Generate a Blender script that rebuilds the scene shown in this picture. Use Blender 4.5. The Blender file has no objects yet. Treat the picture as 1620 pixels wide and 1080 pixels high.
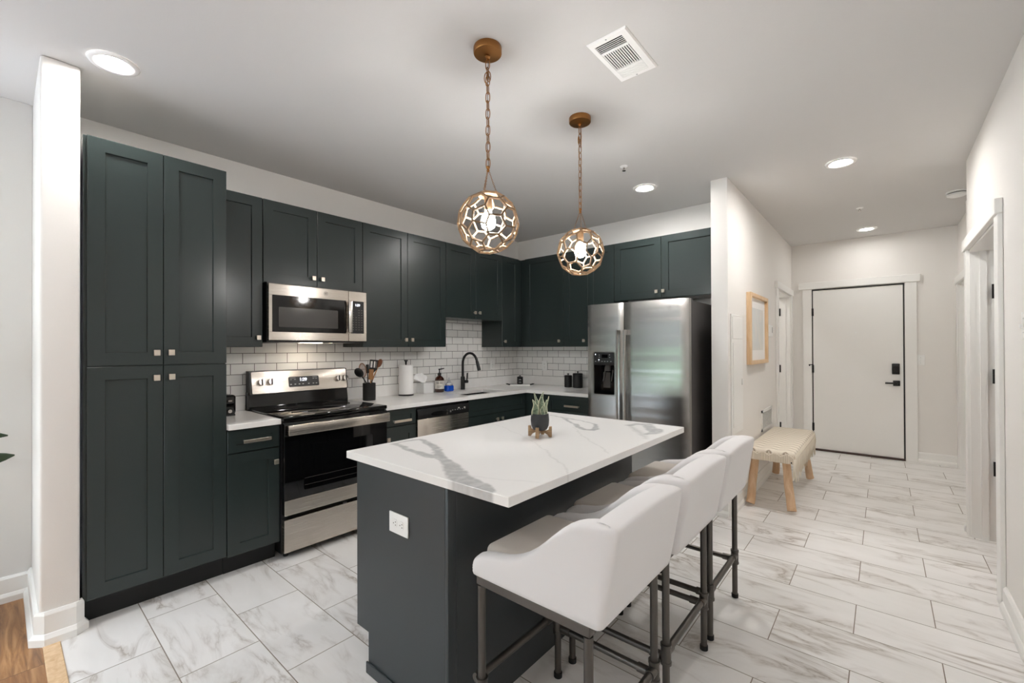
import bpy, bmesh, math, random
import numpy as np
from mathutils import Vector, Matrix, noise
random.seed(7)
PI = math.pi
SC = bpy.context.scene
COL = SC.collection

# ------------------------------------------------------------------ camera, world, exposure
F, YAW, PITCH, ROLL = 689.793, 0.70475, 0.00511, -0.00382
CAM = Vector((3.59191, -4.30835, 1.35729))
cd = bpy.data.cameras.new('camera')
cam = bpy.data.objects.new('camera', cd)
COL.objects.link(cam)
_fw = Vector((-math.sin(YAW)*math.cos(PITCH), math.cos(YAW)*math.cos(PITCH), math.sin(PITCH)))
_rt = Vector((math.cos(YAW), math.sin(YAW), 0)); _up = _rt.cross(_fw)
_r2 = _rt*math.cos(ROLL)+_up*math.sin(ROLL); _u2 = -_rt*math.sin(ROLL)+_up*math.cos(ROLL)
cam.matrix_world = Matrix(((_r2.x,_u2.x,-_fw.x,CAM.x),(_r2.y,_u2.y,-_fw.y,CAM.y),(_r2.z,_u2.z,-_fw.z,CAM.z),(0,0,0,1)))
cd.sensor_fit = 'HORIZONTAL'; cd.sensor_width = 36; cd.lens = F/1620*36
cd.shift_y = 7.3194/1620; cd.clip_start = 0.02
SC.camera = cam
SC.view_settings.view_transform = 'Standard'; SC.view_settings.look = 'None'
SC.view_settings.gamma = 1; SC.view_settings.use_curve_mapping = False
SC.view_settings.exposure = 0.25
SC.cycles.diffuse_bounces = 8
W = bpy.data.worlds.new('sky'); SC.world = W; W.use_nodes = True
WN = W.node_tree.nodes; WL = W.node_tree.links
WN['Background'].inputs[0].default_value = (0.80, 0.90, 1.0, 1)
WN['Background'].inputs[1].default_value = 9.0
CAN_W, BULB_W = 225.0, 250.0
H = 2.728
def portal(name, loc, rot, sx, sy):
    d = bpy.data.lights.new(name, 'AREA'); d.shape = 'RECTANGLE'; d.size = sx; d.size_y = sy
    d.cycles.is_portal = True
    o = bpy.data.objects.new(name, d); o.location = loc; o.rotation_euler = rot; COL.objects.link(o)
portal('daylight_opening', (.59, -6.53, 1.06), (PI/2, 0, 0), 2.7, 2.1)

# ------------------------------------------------------------------ materials
def s2l(c):
    return tuple((x/12.92 if x <= .04045 else ((x+.055)/1.055)**2.4) for x in (v/255 for v in c))
class NT:
    def __init__(s, name):
        s.m = bpy.data.materials.new(name); s.m.use_nodes = True
        s.t = s.m.node_tree; s.b = s.t.nodes['Principled BSDF']
        s.tc = None
    def n(s, typ, **kw):
        x = s.t.nodes.new(typ)
        for k, v in kw.items():
            if k in x.inputs.keys(): x.inputs[k].default_value = v
            else: setattr(x, k, v)
        return x
    def l(s, a, b): s.t.links.new(a, b)
    def obj(s):
        if not s.tc: s.tc = s.n('ShaderNodeTexCoord')
        return s.tc.outputs['Object']
    def set(s, **kw):
        for k, v in kw.items(): s.b.inputs[k].default_value = v
    def math(s, op, a, b=None, c=None):
        x = s.n('ShaderNodeMath', operation=op)
        for i, v in enumerate((a, b, c)):
            if v is None: continue
            if hasattr(v, 'links'): s.l(v, x.inputs[i])
            else: x.inputs[i].default_value = v
        return x.outputs[0]
    def mix(s, fac, a, b):
        x = s.n('ShaderNodeMix', data_type='RGBA')
        for i, v in ((0, fac), (6, a), (7, b)):
            if hasattr(v, 'links'): s.l(v, x.inputs[i])
            else: x.inputs[i].default_value = v if i == 0 else (*v, 1)
        return x.outputs[2]
    def mapping(s, vec, scale=(1,1,1), rot=(0,0,0), loc=(0,0,0)):
        x = s.n('ShaderNodeMapping')
        s.l(vec, x.inputs[0]); x.inputs[1].default_value = loc; x.inputs[2].default_value = rot; x.inputs[3].default_value = scale
        return x.outputs[0]
    def noise(s, vec, scale, detail=2, rough=.5, dist=0):
        x = s.n('ShaderNodeTexNoise'); s.l(vec, x.inputs['Vector'])
        x.inputs['Scale'].default_value = scale; x.inputs['Detail'].default_value = detail
        x.inputs['Roughness'].default_value = rough; x.inputs['Distortion'].default_value = dist
        return x.outputs[0]
    def ramp(s, fac, stops):
        x = s.n('ShaderNodeValToRGB'); s.l(fac, x.inputs[0]); e = x.color_ramp.elements
        while len(e) < len(stops): e.new(.5)
        for el, (p, c) in zip(e, stops):
            el.position = p; el.color = (*c, 1) if len(c) == 3 else c
        return x.outputs[0]
    def bump(s, height, strength=.1, dist=.01):
        x = s.n('ShaderNodeBump'); s.l(height, x.inputs['Height'])
        x.inputs['Strength'].default_value = strength; x.inputs['Distance'].default_value = dist
        s.l(x.outputs[0], s.b.inputs['Normal'])
M = {}
def plain(name, rgb, rough=.5, metal=0, bump=None, var=0, **kw):
    t = NT(name); t.set(**{'Base Color': (*s2l(rgb), 1), 'Roughness': rough, 'Metallic': metal}); t.set(**kw)
    if var:
        nz = t.noise(t.obj(), 6, 3)
        a = s2l(rgb); t.l(t.mix(nz, tuple(x*(1-var) for x in a), tuple(min(1, x*(1+var)) for x in a)), t.b.inputs['Base Color'])
    if bump: t.bump(t.noise(t.obj(), bump[0], 3), bump[1], bump[2] if len(bump) > 2 else .002)
    M[name] = t.m; return t
plain('wall_paint', (235, 232, 228), .75, bump=(180, .12))
plain('wall_grey', (218, 216, 212), .75, bump=(180, .12))
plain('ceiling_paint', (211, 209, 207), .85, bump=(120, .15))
plain('trim_white', (240, 239, 236), .38)
plain('door_white', (238, 237, 234), .42)
plain('plastic_white', (240, 240, 238), .35)
plain('fixture_white', (248, 247, 245), .5)
plain('duct_shade_black', (8, 8, 8), .9)  # black colour stands in for the unlit depth of the ceiling vent
plain('slot_dark', (40, 38, 36), .6)
t = plain('cabinet_paint', (41, 50, 49), .26, bump=(260, .06)); t.set(**{'Specular IOR Level': .5})
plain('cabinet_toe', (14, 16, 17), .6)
plain('island_paint', (50, 55, 58), .4, bump=(260, .06))
plain('nickel', (214, 204, 190), .3, 1)
plain('steel_trim', (205, 200, 195), .22, 1)
plain('black_plastic', (18, 18, 19), .35)
plain('black_gloss', (7, 7, 8), .06)
plain('black_metal', (16, 16, 17), .32)
plain('black_ceramic', (20, 20, 21), .55)
plain('grey_glass', (70, 68, 66), .12)
plain('fridge_side', (52, 49, 48), .45)
plain('print_grey', (160, 160, 160), .5)
plain('print_dark', (104, 100, 96), .5)
plain('gold', (158, 112, 66), .42, 1, var=.25)
plain('gold_frame', (122, 98, 72), .55, .2, var=.1)
plain('pipe_iron', (98, 94, 90), .38, .85, var=.2)
plain('paper', (243, 242, 240), .9, bump=(90, .3))
plain('tissue_white', (248, 248, 248), .9)
plain('box_white', (226, 226, 225), .6)
plain('label_white', (228, 224, 216), .7)
plain('ink', (40, 38, 36), .7)
plain('rubber', (20, 20, 20), .7)
plain('soil', (60, 50, 42), .95)
plain('pebble', (225, 222, 215), .6)
plain('pot_dark', (42, 44, 47), .5)
plain('threshold_brown', (62, 40, 32), .5)
plain('render_grey', (112, 112, 112), .8)
plain('patio_grey', (226, 229, 233), .8)
plain('curtain_green', (112, 140, 104), .9)
t = plain('amber_glass', (70, 26, 10), .08); t.set(**{'Transmission Weight': .5})
plain('blue_soap', (12, 82, 205), .15)
t = plain('clear_plastic', (235, 238, 240), .1); t.set(**{'Transmission Weight': .85, 'IOR': 1.2})
# brushed steel
def steel(name, rgb, rough, stretch, amp, rot, an):
    t = NT(name); t.set(**{'Base Color': (*s2l(rgb), 1), 'Metallic': 1})
    v = t.mapping(t.obj(), stretch); nz = t.noise(v, 1, 3)
    t.l(t.math('MULTIPLY_ADD', nz, .03, rough-.015), t.b.inputs['Roughness'])
    tg = t.n('ShaderNodeTangent', direction_type='RADIAL', axis='Z'); t.l(tg.outputs[0], t.b.inputs['Tangent'])
    t.set(**{'Anisotropic': an, 'Anisotropic Rotation': rot})
    w = t.noise(t.mapping(t.obj(), (.8, .8, 9)), 1, 1)
    t.bump(t.math('ADD', t.math('MULTIPLY', w, amp), t.math('MULTIPLY', nz, .000006)), 1, 1)
    M[name] = t.m
steel('steel_fridge', (176, 174, 171), .26, (600, 600, 2), .003, 0, .85)
steel('steel_brushed', (206, 198, 188), .27, (3, 3, 700), .0006, .25, .8)
# emission
def emit(name, rgb, st):
    t = NT(name); t.set(**{'Base Color': (.8, .8, .8, 1), 'Emission Color': (*rgb, 1), 'Emission Strength': st}); M[name] = t.m
emit('lamp_lens', (1, .975, .945), CAN_W)
emit('lamp_lens_dim', (1, .975, .945), CAN_W*.48)
emit('lamp_lens_bright', (1, .975, .945), CAN_W*1.7)
emit('bulb_glow', (1, .985, .97), BULB_W)
emit('lamp_task', (1, .86, .68), 22)
emit('digits', (.85, .9, 1), 3)
# window glass
t = NT('window_glass'); t.t.nodes.remove(t.b)
tr = t.n('ShaderNodeBsdfTransparent'); gl = t.n('ShaderNodeBsdfGlossy'); gl.inputs['Roughness'].default_value = .02
mx = t.n('ShaderNodeMixShader'); mx.inputs[0].default_value = .07
t.l(tr.outputs[0], mx.inputs[1]); t.l(gl.outputs[0], mx.inputs[2])
t.l(mx.outputs[0], t.t.nodes['Material Output'].inputs[0]); M['window_glass'] = t.m
# wood
def wood(name, c1, c2, scale, rough=.45, axis=(14, 1.2, 14)):
    t = NT(name); t.set(Roughness=rough)
    nz = t.noise(t.mapping(t.obj(), axis), scale, 5, .6, .6)
    t.l(t.ramp(nz, [(.3, s2l(c1)), (.7, s2l(c2))]), t.b.inputs['Base Color'])
    t.bump(nz, .15, .002); M[name] = t.m
wood('wood_light', (196, 158, 122), (226, 196, 164), 2.0, .6, (12, 12, 1.2))
wood('wood_frame', (206, 168, 124), (232, 204, 168), 3, .5, (10, 10, 1.4))
wood('wood_stand', (120, 96, 70), (170, 140, 106), 4, .6, (3, 3, 12))
wood('wood_spoon', (130, 84, 48), (196, 148, 96), 3, .6, (10, 10, 2))
wood('wood_dark_spoon', (84, 46, 26), (130, 80, 48), 3, .6, (10, 10, 2))
# plank floor (boards along x)
t = NT('wood_floor'); t.set(Roughness=.38)
br = t.n('ShaderNodeTexBrick'); br.offset = .37; t.l(t.obj(), br.inputs[0])
for k, v in (('Scale', 1), ('Brick Width', 1.3), ('Row Height', .18), ('Mortar Size', .0012), ('Bias', 0)): br.inputs[k].default_value = v
br.inputs['Color1'].default_value = (0, 0, 0, 1); br.inputs['Color2'].default_value = (1, 1, 1, 1); br.inputs['Mortar'].default_value = (.3, .3, .3, 1)
sh = t.n('ShaderNodeVectorMath', operation='ADD'); t.l(t.obj(), sh.inputs[0])
sc_ = t.n('ShaderNodeVectorMath', operation='SCALE'); t.l(br.outputs[0], sc_.inputs[0]); sc_.inputs['Scale'].default_value = 7
t.l(sc_.outputs[0], sh.inputs[1])
nz = t.noise(t.mapping(sh.outputs[0], (1.5, 16, 1)), 1.6, 6, .6, 1.2)
c = t.ramp(nz, [(.28, s2l((98, 64, 38))), (.5, s2l((158, 114, 72))), (.72, s2l((198, 154, 106)))])
c = t.mix(t.math('MULTIPLY', br.outputs[0], .35), c, s2l((120, 76, 46)))
c = t.mix(br.outputs[1], c, s2l((70, 44, 28)))
t.l(c, t.b.inputs['Base Color']); M['wood_floor'] = t.m
# marble-look porcelain floor tile: 60 x 30 cm running bond
t = NT('floor_tile'); t.set(Roughness=.3)
br = t.n('ShaderNodeTexBrick'); br.offset = .5; br.offset_frequency = 2
vec = t.mapping(t.obj(), (1, 1, 1), (0, 0, 0), (.135+6.02, 1.992+.3055*20, 0)); t.l(vec, br.inputs[0])
for k, v in (('Scale', 1), ('Brick Width', .602), ('Row Height', .3055), ('Mortar Size', .0022), ('Mortar Smooth', .1), ('Bias', 0)): br.inputs[k].default_value = v
br.inputs['Color1'].default_value = (0, 0, 0, 1); br.inputs['Color2'].default_value = (1, 1, 1, 1); br.inputs['Mortar'].default_value = (.5, .5, .5, 1)
sc_ = t.n('ShaderNodeVectorMath', operation='SCALE'); t.l(br.outputs[0], sc_.inputs[0]); sc_.inputs['Scale'].default_value = 23
sh = t.n('ShaderNodeVectorMath', operation='ADD'); t.l(t.obj(), sh.inputs[0]); t.l(sc_.outputs[0], sh.inputs[1])
v1 = t.mapping(sh.outputs[0], (1.0, 3.6, 1), (0, 0, math.radians(-24)))
n1 = t.noise(v1, 1.5, 6, .58, .9)
ridge = t.math('ABSOLUTE', t.math('SUBTRACT', n1, .5))
vein = t.ramp(ridge, [(0, (1, 1, 1)), (.014, (.5, .5, .5)), (.065, (0, 0, 0))])
n2 = t.noise(t.mapping(sh.outputs[0], (1.2, 2.6, 1), (0, 0, math.radians(-20))), 1.7, 3)
mask = t.ramp(n2, [(.42, (0, 0, 0)), (.66, (1, 1, 1))])
cloud = t.ramp(t.noise(v1, 1.1, 4, .6, .5), [(.35, s2l((228, 226, 223))), (.7, s2l((240, 238, 236)))])
fac = t.math('MULTIPLY', t.math('MULTIPLY', vein, mask), .9)
c = t.mix(fac, cloud, s2l((160, 149, 137)))
c = t.mix(br.outputs[1], c, s2l((138, 128, 116)))
t.l(c, t.b.inputs['Base Color'])
t.l(t.math('MULTIPLY_ADD', br.outputs[1], .4, .28), t.b.inputs['Roughness'])
t.bump(t.math('SUBTRACT', 1, br.outputs[1]), .35, .0015); M['floor_tile'] = t.m
# subway tile; axis 'y' (wall in y-z plane) or 'x' (wall in x-z plane)
def subway(name, axis, off):
    t = NT(name); t.set(Roughness=.14)
    sp = t.n('ShaderNodeSeparateXYZ'); t.l(t.obj(), sp.inputs[0])
    cb = t.n('ShaderNodeCombineXYZ'); t.l(sp.outputs['Y' if axis == 'y' else 'X'], cb.inputs[0]); t.l(sp.outputs['Z'], cb.inputs[1])
    v = t.mapping(cb.outputs[0], (1, 1, 1), (0, 0, 0), (off, -1.018+.0775*20, 0))
    br = t.n('ShaderNodeTexBrick'); br.offset = .5; t.l(v, br.inputs[0])
    for k, x in (('Scale', 1), ('Brick Width', .1575), ('Row Height', .0775), ('Mortar Size', .0021), ('Mortar Smooth', .2), ('Bias', 0)): br.inputs[k].default_value = x
    br.inputs['Color1'].default_value = (*s2l((242, 241, 238)), 1); br.inputs['Color2'].default_value = (*s2l((236, 234, 231)), 1)
    br.inputs['Mortar'].default_value = (*s2l((66, 62, 58)), 1)
    t.l(br.outputs[0], t.b.inputs['Base Color'])
    t.l(t.math('MULTIPLY_ADD', br.outputs[1], .5, .14), t.b.inputs['Roughness'])
    t.bump(t.math('SUBTRACT', 1, br.outputs[1]), .5, .002); M[name] = t.m
subway('subway_left', 'y', 12*.1575); subway('subway_back', 'x', 12*.1575)
# quartz
t = NT('quartz'); t.set(Roughness=.2)
nz = t.noise(t.mapping(t.obj(), (1, 2, 1), (0, 0, .6)), 3, 5, .6, 1.2)
t.l(t.ramp(nz, [(.3, s2l((238, 236, 233))), (.6, s2l((243, 242, 240)))]), t.b.inputs['Base Color']); M['quartz'] = t.m
t = NT('island_quartz'); t.set(Roughness=.17)
at = t.n('ShaderNodeAttribute'); at.attribute_name = 'vein'
nz = t.noise(t.obj(), 34, 5, .7)
g = t.mix(nz, s2l((165, 166, 166)), s2l((196, 196, 195)))
t.l(t.mix(at.outputs['Fac'], s2l((240, 239, 237)), g), t.b.inputs['Base Color']); M['island_quartz'] = t.m
# fabrics
t = plain('stool_fabric', (226, 224, 224), .9); t.set(**{'Sheen Weight': .25, 'Sheen Roughness': .5})
t.bump(t.noise(t.obj(), 500, 2), .12, .001)
t = plain('seat_fabric', (206, 198, 189), .92); t.set(**{'Sheen Weight': .3}); t.bump(t.noise(t.obj(), 500, 2), .12, .001)
# woven bench cloth with diamond ribs
t = NT('woven_cloth'); t.set(Roughness=.95)
sp = t.n('ShaderNodeSeparateXYZ'); t.l(t.obj(), sp.inputs[0])
def tri(a, per): return t.math('PINGPONG', a, per)
zz = t.math('ADD', sp.outputs['Y'], t.math('MULTIPLY', t.math('PINGPONG', sp.outputs['X'], .06), .75))
rib = t.math('PINGPONG', zz, .045)
line = t.ramp(rib, [(.003, (1, 1, 1)), (.009, (0, 0, 0))])
weave = t.noise(t.mapping(t.obj(), (160, 160, 160)), 1, 2)
rv = t.n('ShaderNodeTexWave'); rv.wave_type = 'BANDS'; rv.bands_direction = 'X'; t.l(t.obj(), rv.inputs[0]); rv.inputs['Scale'].default_value = 34
base = t.mix(weave, s2l((222, 210, 192)), s2l((246, 238, 224)))
t.l(t.mix(t.math('MULTIPLY', line, .85), base, s2l((150, 132, 112))), t.b.inputs['Base Color'])
t.bump(t.math('ADD', weave, t.math('MULTIPLY', line, -1.5)), .5, .004); M['woven_cloth'] = t.m
t = NT('ribbed_cloth'); t.set(Roughness=.95)
rv = t.n('ShaderNodeTexWave'); rv.bands_direction = 'X'; t.l(t.obj(), rv.inputs[0]); rv.inputs['Scale'].default_value = 26
t.l(t.mix(rv.outputs[1], s2l((198, 182, 160)), s2l((236, 226, 210))), t.b.inputs['Base Color']); t.bump(rv.outputs[1], .5, .003); M['ribbed_cloth'] = t.m
plain('fringe_yarn', (232, 222, 206), .95)
# leaves
t = NT('snake_leaf'); t.set(Roughness=.5)
at = t.n('ShaderNodeAttribute'); at.attribute_name = 'edge'
nz = t.noise(t.mapping(t.obj(), (40, 40, 260)), 1, 3)
g = t.ramp(nz, [(.4, s2l((76, 94, 76))), (.6, s2l((134, 150, 126)))])
t.l(t.mix(at.outputs['Fac'], g, s2l((206, 208, 178))), t.b.inputs['Base Color']); M['snake_leaf'] = t.m
plain('plant_leaf', (40, 62, 36), .35, var=.25)
plain('stem_green', (70, 84, 48), .6)
# artwork
t = NT('art_print'); t.set(Roughness=.5)
nz = t.noise(t.mapping(t.obj(), (1, 2.2, 1.2)), 2.5, 3)
t.l(t.ramp(nz, [(.3, s2l((228, 225, 218))), (.55, s2l((216, 219, 218))), (.75, s2l((232, 226, 218)))]), t.b.inputs['Base Color']); M['art_print'] = t.m

# ------------------------------------------------------------------ mesh helpers
class MB:
    """collects shapes into ONE mesh; o is subtracted from every coordinate"""
    def __init__(s, o=(0, 0, 0)):
        s.bm = bmesh.new(); s.o = Vector(o)
    def _add(s, bm, mat=None):
        if mat is not None: bmesh.ops.transform(bm, matrix=mat, verts=bm.verts)
        bmesh.ops.recalc_face_normals(bm, faces=bm.faces)
        me = bpy.data.meshes.new('tmp'); bm.to_mesh(me); bm.free(); s.bm.from_mesh(me); bpy.data.meshes.remove(me); return s
    def box(s, x0, x1, y0, y1, z0, z1, bev=0, seg=2, mat=None):
        bm = bmesh.new(); bmesh.ops.create_cube(bm, size=1)
        for v in bm.verts:
            v.co = Vector((x0+(v.co.x+.5)*(x1-x0), y0+(v.co.y+.5)*(y1-y0), z0+(v.co.z+.5)*(z1-z0)))
        if bev: bmesh.ops.bevel(bm, geom=bm.edges[:], offset=bev, segments=seg, affect='EDGES', profile=.5)
        return s._add(bm, mat)
    def cyl(s, p0, p1, r0, r1=None, n=16, cap=True):
        r1 = r0 if r1 is None else r1
        p0, p1 = Vector(p0), Vector(p1); d = p1-p0
        bm = bmesh.new(); bmesh.ops.create_cone(bm, cap_ends=cap, segments=n, radius1=r0, radius2=r1, depth=d.length)
        q = Vector((0, 0, 1)).rotation_difference(d.normalized()).to_matrix().to_4x4()
        return s._add(bm, Matrix.Translation((p0+p1)/2) @ q)
    def lathe(s, prof, c=(0, 0, 0), n=24, cap=True):
        bm = bmesh.new(); rings = []
        for r, z in prof:
            rings.append([bm.verts.new((c[0]+r*math.cos(2*PI*i/n), c[1]+r*math.sin(2*PI*i/n), c[2]+z)) for i in range(n)])
        for a, b in zip(rings, rings[1:]):
            for i in range(n): bm.faces.new((a[i], a[(i+1) % n], b[(i+1) % n], b[i]))
        if cap: bm.faces.new(rings[0][::-1]); bm.faces.new(rings[-1])
        return s._add(bm)
    def tube(s, pts, r, n=8, closed=False):
        pts = [Vector(p) for p in pts]; N = len(pts); bm = bmesh.new(); rings = []
        rr = r if isinstance(r, (list, tuple)) else [r]*N
        up = None
        for i, p in enumerate(pts):
            a = pts[(i-1) % N] if (closed or i) else p
            b = pts[(i+1) % N] if (closed or i < N-1) else p
            t_ = (b-a).normalized()
            if up is None: up = t_.orthogonal().normalized()
            up = (up-t_*up.dot(t_)).normalized(); sd = t_.cross(up)
            rings.append([bm.verts.new(p+(up*math.cos(2*PI*k/n)+sd*math.sin(2*PI*k/n))*rr[i]) for k in range(n)])
        prs = list(zip(rings, rings[1:]))
        if closed: prs.append((rings[-1], rings[0]))
        for a, b in prs:
            for k in range(n): bm.faces.new((a[k], a[(k+1) % n], b[(k+1) % n], b[k]))
        if not closed: bm.faces.new(rings[0][::-1]); bm.faces.new(rings[-1])
        return s._add(bm)
    def sphere(s, c, r, sx=1, sy=1, sz=1, u=16, v=10, mat=None):
        bm = bmesh.new(); bmesh.ops.create_uvsphere(bm, u_segments=u, v_segments=v, radius=r)
        m = Matrix.Translation(c) @ (mat or Matrix()) @ Matrix.Diagonal((sx, sy, sz, 1))
        return s._add(bm, m)
    def prism(s, poly, ax, a, b):
        """polygon of (u,v) extruded along axis ax from a to b; x:(y,z) y:(x,z) z:(x,y)"""
        f = {'x': lambda u, v, w: (w, u, v), 'y': lambda u, v, w: (u, w, v), 'z': lambda u, v, w: (u, v, w)}[ax]
        bm = bmesh.new(); A = [bm.verts.new(f(u, v, a)) for u, v in poly]; B = [bm.verts.new(f(u, v, b)) for u, v in poly]
        n = len(poly); bm.faces.new(A); bm.faces.new(B[::-1])
        for i in range(n): bm.faces.new((A[i], A[(i+1) % n], B[(i+1) % n], B[i]))
        return s._add(bm)
    def grid(s, rows, closeu=False, closev=False):
        bm = bmesh.new(); R = [[bm.verts.new(p) for p in r] for r in rows]
        nu, nv = len(R), len(R[0])
        for i in range(nu if closeu else nu-1):
            for j in range(nv if closev else nv-1):
                bm.faces.new((R[i][j], R[(i+1) % nu][j], R[(i+1) % nu][(j+1) % nv], R[i][(j+1) % nv]))
        if closev and not closeu: bm.faces.new(R[0][::-1]); bm.faces.new(R[-1])
        return s._add(bm)
    def build(s, name, mat, parent=None, smooth=None, kind=None, sub=0, bev=0):
        if s.o.length: bmesh.ops.translate(s.bm, vec=-s.o, verts=s.bm.verts)
        me = bpy.data.meshes.new(name); s.bm.to_mesh(me); s.bm.free()
        o = bpy.data.objects.new(name, me); COL.objects.link(o)
        me.materials.append(M[mat] if isinstance(mat, str) else mat)
        if smooth is not None:
            for p in me.polygons: p.use_smooth = True
            if smooth < 179: me.set_sharp_from_angle(angle=math.radians(smooth))
        if sub:
            md = o.modifiers.new('sub', 'SUBSURF'); md.levels = md.render_levels = sub
        if bev:
            md = o.modifiers.new('bev', 'BEVEL'); md.width = bev; md.segments = 2; md.limit_method = 'ANGLE'
        if parent is not None: o.parent = parent
        elif s.o.length: o.location = s.o
        if kind: o['kind'] = kind
        return o
def tag(o, label, cat, group=None, kind=None):
    o['label'] = label; o['category'] = cat
    if group: o['group'] = group
    if kind: o['kind'] = kind
    return o
def thing(name, label, cat, loc=(0, 0, 0), rotz=0, group=None, kind=None):
    o = bpy.data.objects.new(name, None); COL.objects.link(o)
    o.location = loc; o.rotation_euler = (0, 0, rotz); o.empty_display_size = .1
    return tag(o, label, cat, group, kind)
def dup(root, loc, label, rotz=None):
    def cp(o, par):
        c = o.copy(); COL.objects.link(c)
        if par: c.parent = par
        for ch in o.children: cp(ch, c)
        return c
    r = cp(root, None); r.location = loc; r['label'] = label
    if rotz is not None: r.rotation_euler = (0, 0, rotz)
    return r
def text(body, size, name, mat, parent, mtx, ext=.0004):
    c = bpy.data.curves.new(name, 'FONT'); c.body = body; c.size = size; c.extrude = ext
    c.align_x = 'CENTER'; c.align_y = 'CENTER'
    q = bpy.data.objects.new('tmp', c); COL.objects.link(q); bpy.context.view_layer.update()
    me = bpy.data.meshes.new_from_object(q.evaluated_get(bpy.context.evaluated_depsgraph_get())); bpy.data.objects.remove(q)
    o = bpy.data.objects.new(name, me); COL.objects.link(o); me.materials.clear(); me.materials.append(M[mat]); o.parent = parent
    o.matrix_local = mtx; return o
FRONT = Matrix.Rotation(PI/2, 4, 'X')     # text lying in the local x-z plane, read from -y
def roundrect(x0, x1, z0, z1, r, n=5):
    out = []
    for cx, cz, a in ((x1-r, z1-r, 0), (x0+r, z1-r, 90), (x0+r, z0+r, 180), (x1-r, z0+r, 270)):
        for i in range(n+1):
            q = math.radians(a+90*i/n); out.append((cx+r*math.cos(q), cz+r*math.sin(q)))
    return out

# ------------------------------------------------------------------ the room
def struct(mb, name, mat, label, cat, **kw):
    return tag(mb.build(name, mat, kind='structure', **kw), label, cat)
YT = -4.121                                  # where tile meets wood
XA, XR, XH, YB = 2.647, 4.07, 4.244, 2.686   # hall left face, near right wall, hall right wall, far wall
YK = .0385
struct(MB().box(-.12, 4.36, YT, YB+.12, -.12, 0), 'floor', 'floor_tile', 'white marble look floor tiles in running bond', 'floor')
wf = MB().box(-1.45, 4.36, -6.57, YT-.058, -.12, 0)
struct(wf, 'floor', 'wood_floor', 'brown wood plank floor at the living side of the kitchen', 'floor')
struct(MB().box(.652, 4.07, YT-.0575, YT-.0005, -.1, .004, .003), 'trim_1', 'wood_frame', 'light wood transition strip between the wood planks and the tile', 'trim')
struct(MB().box(4.361, 6.4, -2.2, 1.5, -.12, 0).box(4.19, 4.361, -.83, .19, -.0001, .001), 'floor', 'wood_floor', 'wood floor glimpsed in the room behind the open right doorway', 'floor')
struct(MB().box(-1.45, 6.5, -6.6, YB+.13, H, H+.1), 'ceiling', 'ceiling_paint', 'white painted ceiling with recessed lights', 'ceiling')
struct(MB().box(-.14, 0, -4.05, YK, 0, H-.001), 'wall_left', 'wall_paint', 'white wall behind the range and the pantry cabinet', 'wall')
struct(MB().prism([(-.03, -4.19), (-.03, -5.1), (-1.3, -5.1), (-1.3, -6.45), (-1.42, -6.45), (-1.42, -4.98), (-.15, -4.98), (-.15, -4.19)], 'z', 0, H-.001), 'wall_living', 'wall_grey', 'grey white living room wall left of the white wall end', 'wall')
struct(MB().box(-.14, .636, -4.189, -4.055, 0, H-.001, .012, 3), 'wall_stub', 'wall_paint', 'white wall end standing beside the tall pantry cabinet', 'wall', smooth=40)
struct(MB().box(-.14, 2.5215, YK, YK+.12, 0, H-.001), 'wall_back', 'wall_paint', 'white wall behind the refrigerator', 'wall')
LH0, LH1, DH = 1.62, 2.55, 2.04
def holed(u0, u1, h0, h1, hz): return [(u0, 0), (h0, 0), (h0, hz), (h1, hz), (h1, 0), (u1, 0), (u1, H-.001), (u0, H-.001)]
struct(MB().prism(holed(-.524, YB, LH0, LH1, DH), 'x', 2.522, XA),
       'wall_hall_left', 'wall_paint', 'white hallway wall behind the bench, with its end beside the refrigerator', 'wall')
FD0, FD1, FDZ = 2.877, 3.792, 2.122
struct(MB().prism(holed(1.2, 4.5, FD0, FD1, FDZ), 'y', YB, YB+.12),
       'wall_far', 'wall_paint', 'white wall around the entry door at the end of the hallway', 'wall')
RD0, RD1, RDZ = -.835, .19, 2.045
struct(MB().prism(holed(-6.57, .32, RD0, RD1, RDZ), 'x', XR, XR+.12).box(XR+.12, XH+.11, .2, .32, 0, H-.001),
       'wall_right', 'wall_paint', 'white near wall along the right side, with the open doorway', 'wall')
HR0, HR1 = 1.70, 2.585
struct(MB().prism(holed(.321, YB, HR0, HR1, 2.05), 'x', XH, XH+.12),
       'wall_hall_right', 'wall_paint', 'white set back wall at the right end of the hallway', 'wall')
struct(MB().box(4.195, 6.4, 1.5, 1.6, 0, H-.001).box(6.4, 6.5, -2.2, 1.6, 0, H-.001).box(4.195, 6.4, -2.3, -2.2, 0, H-.001), 'wall_bedroom', 'wall_paint', 'walls of the room behind the open right doorway', 'wall')
struct(MB().box(4.37, 5.6, 2.7, 2.8, 0, H-.001).box(5.6, 5.7, 1.61, 2.8, 0, H-.001), 'wall_closet', 'wall_paint', 'wall seen through the far doorway on the right of the hall', 'wall')
struct(MB().box(1.2, 2.5, .9, 1.0, 0, H-.001).box(1.2, 1.3, 1.0, YB, 0, H-.001), 'wall_bath', 'wall_paint', 'wall of the room behind the left hallway doorway', 'wall')
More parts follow.
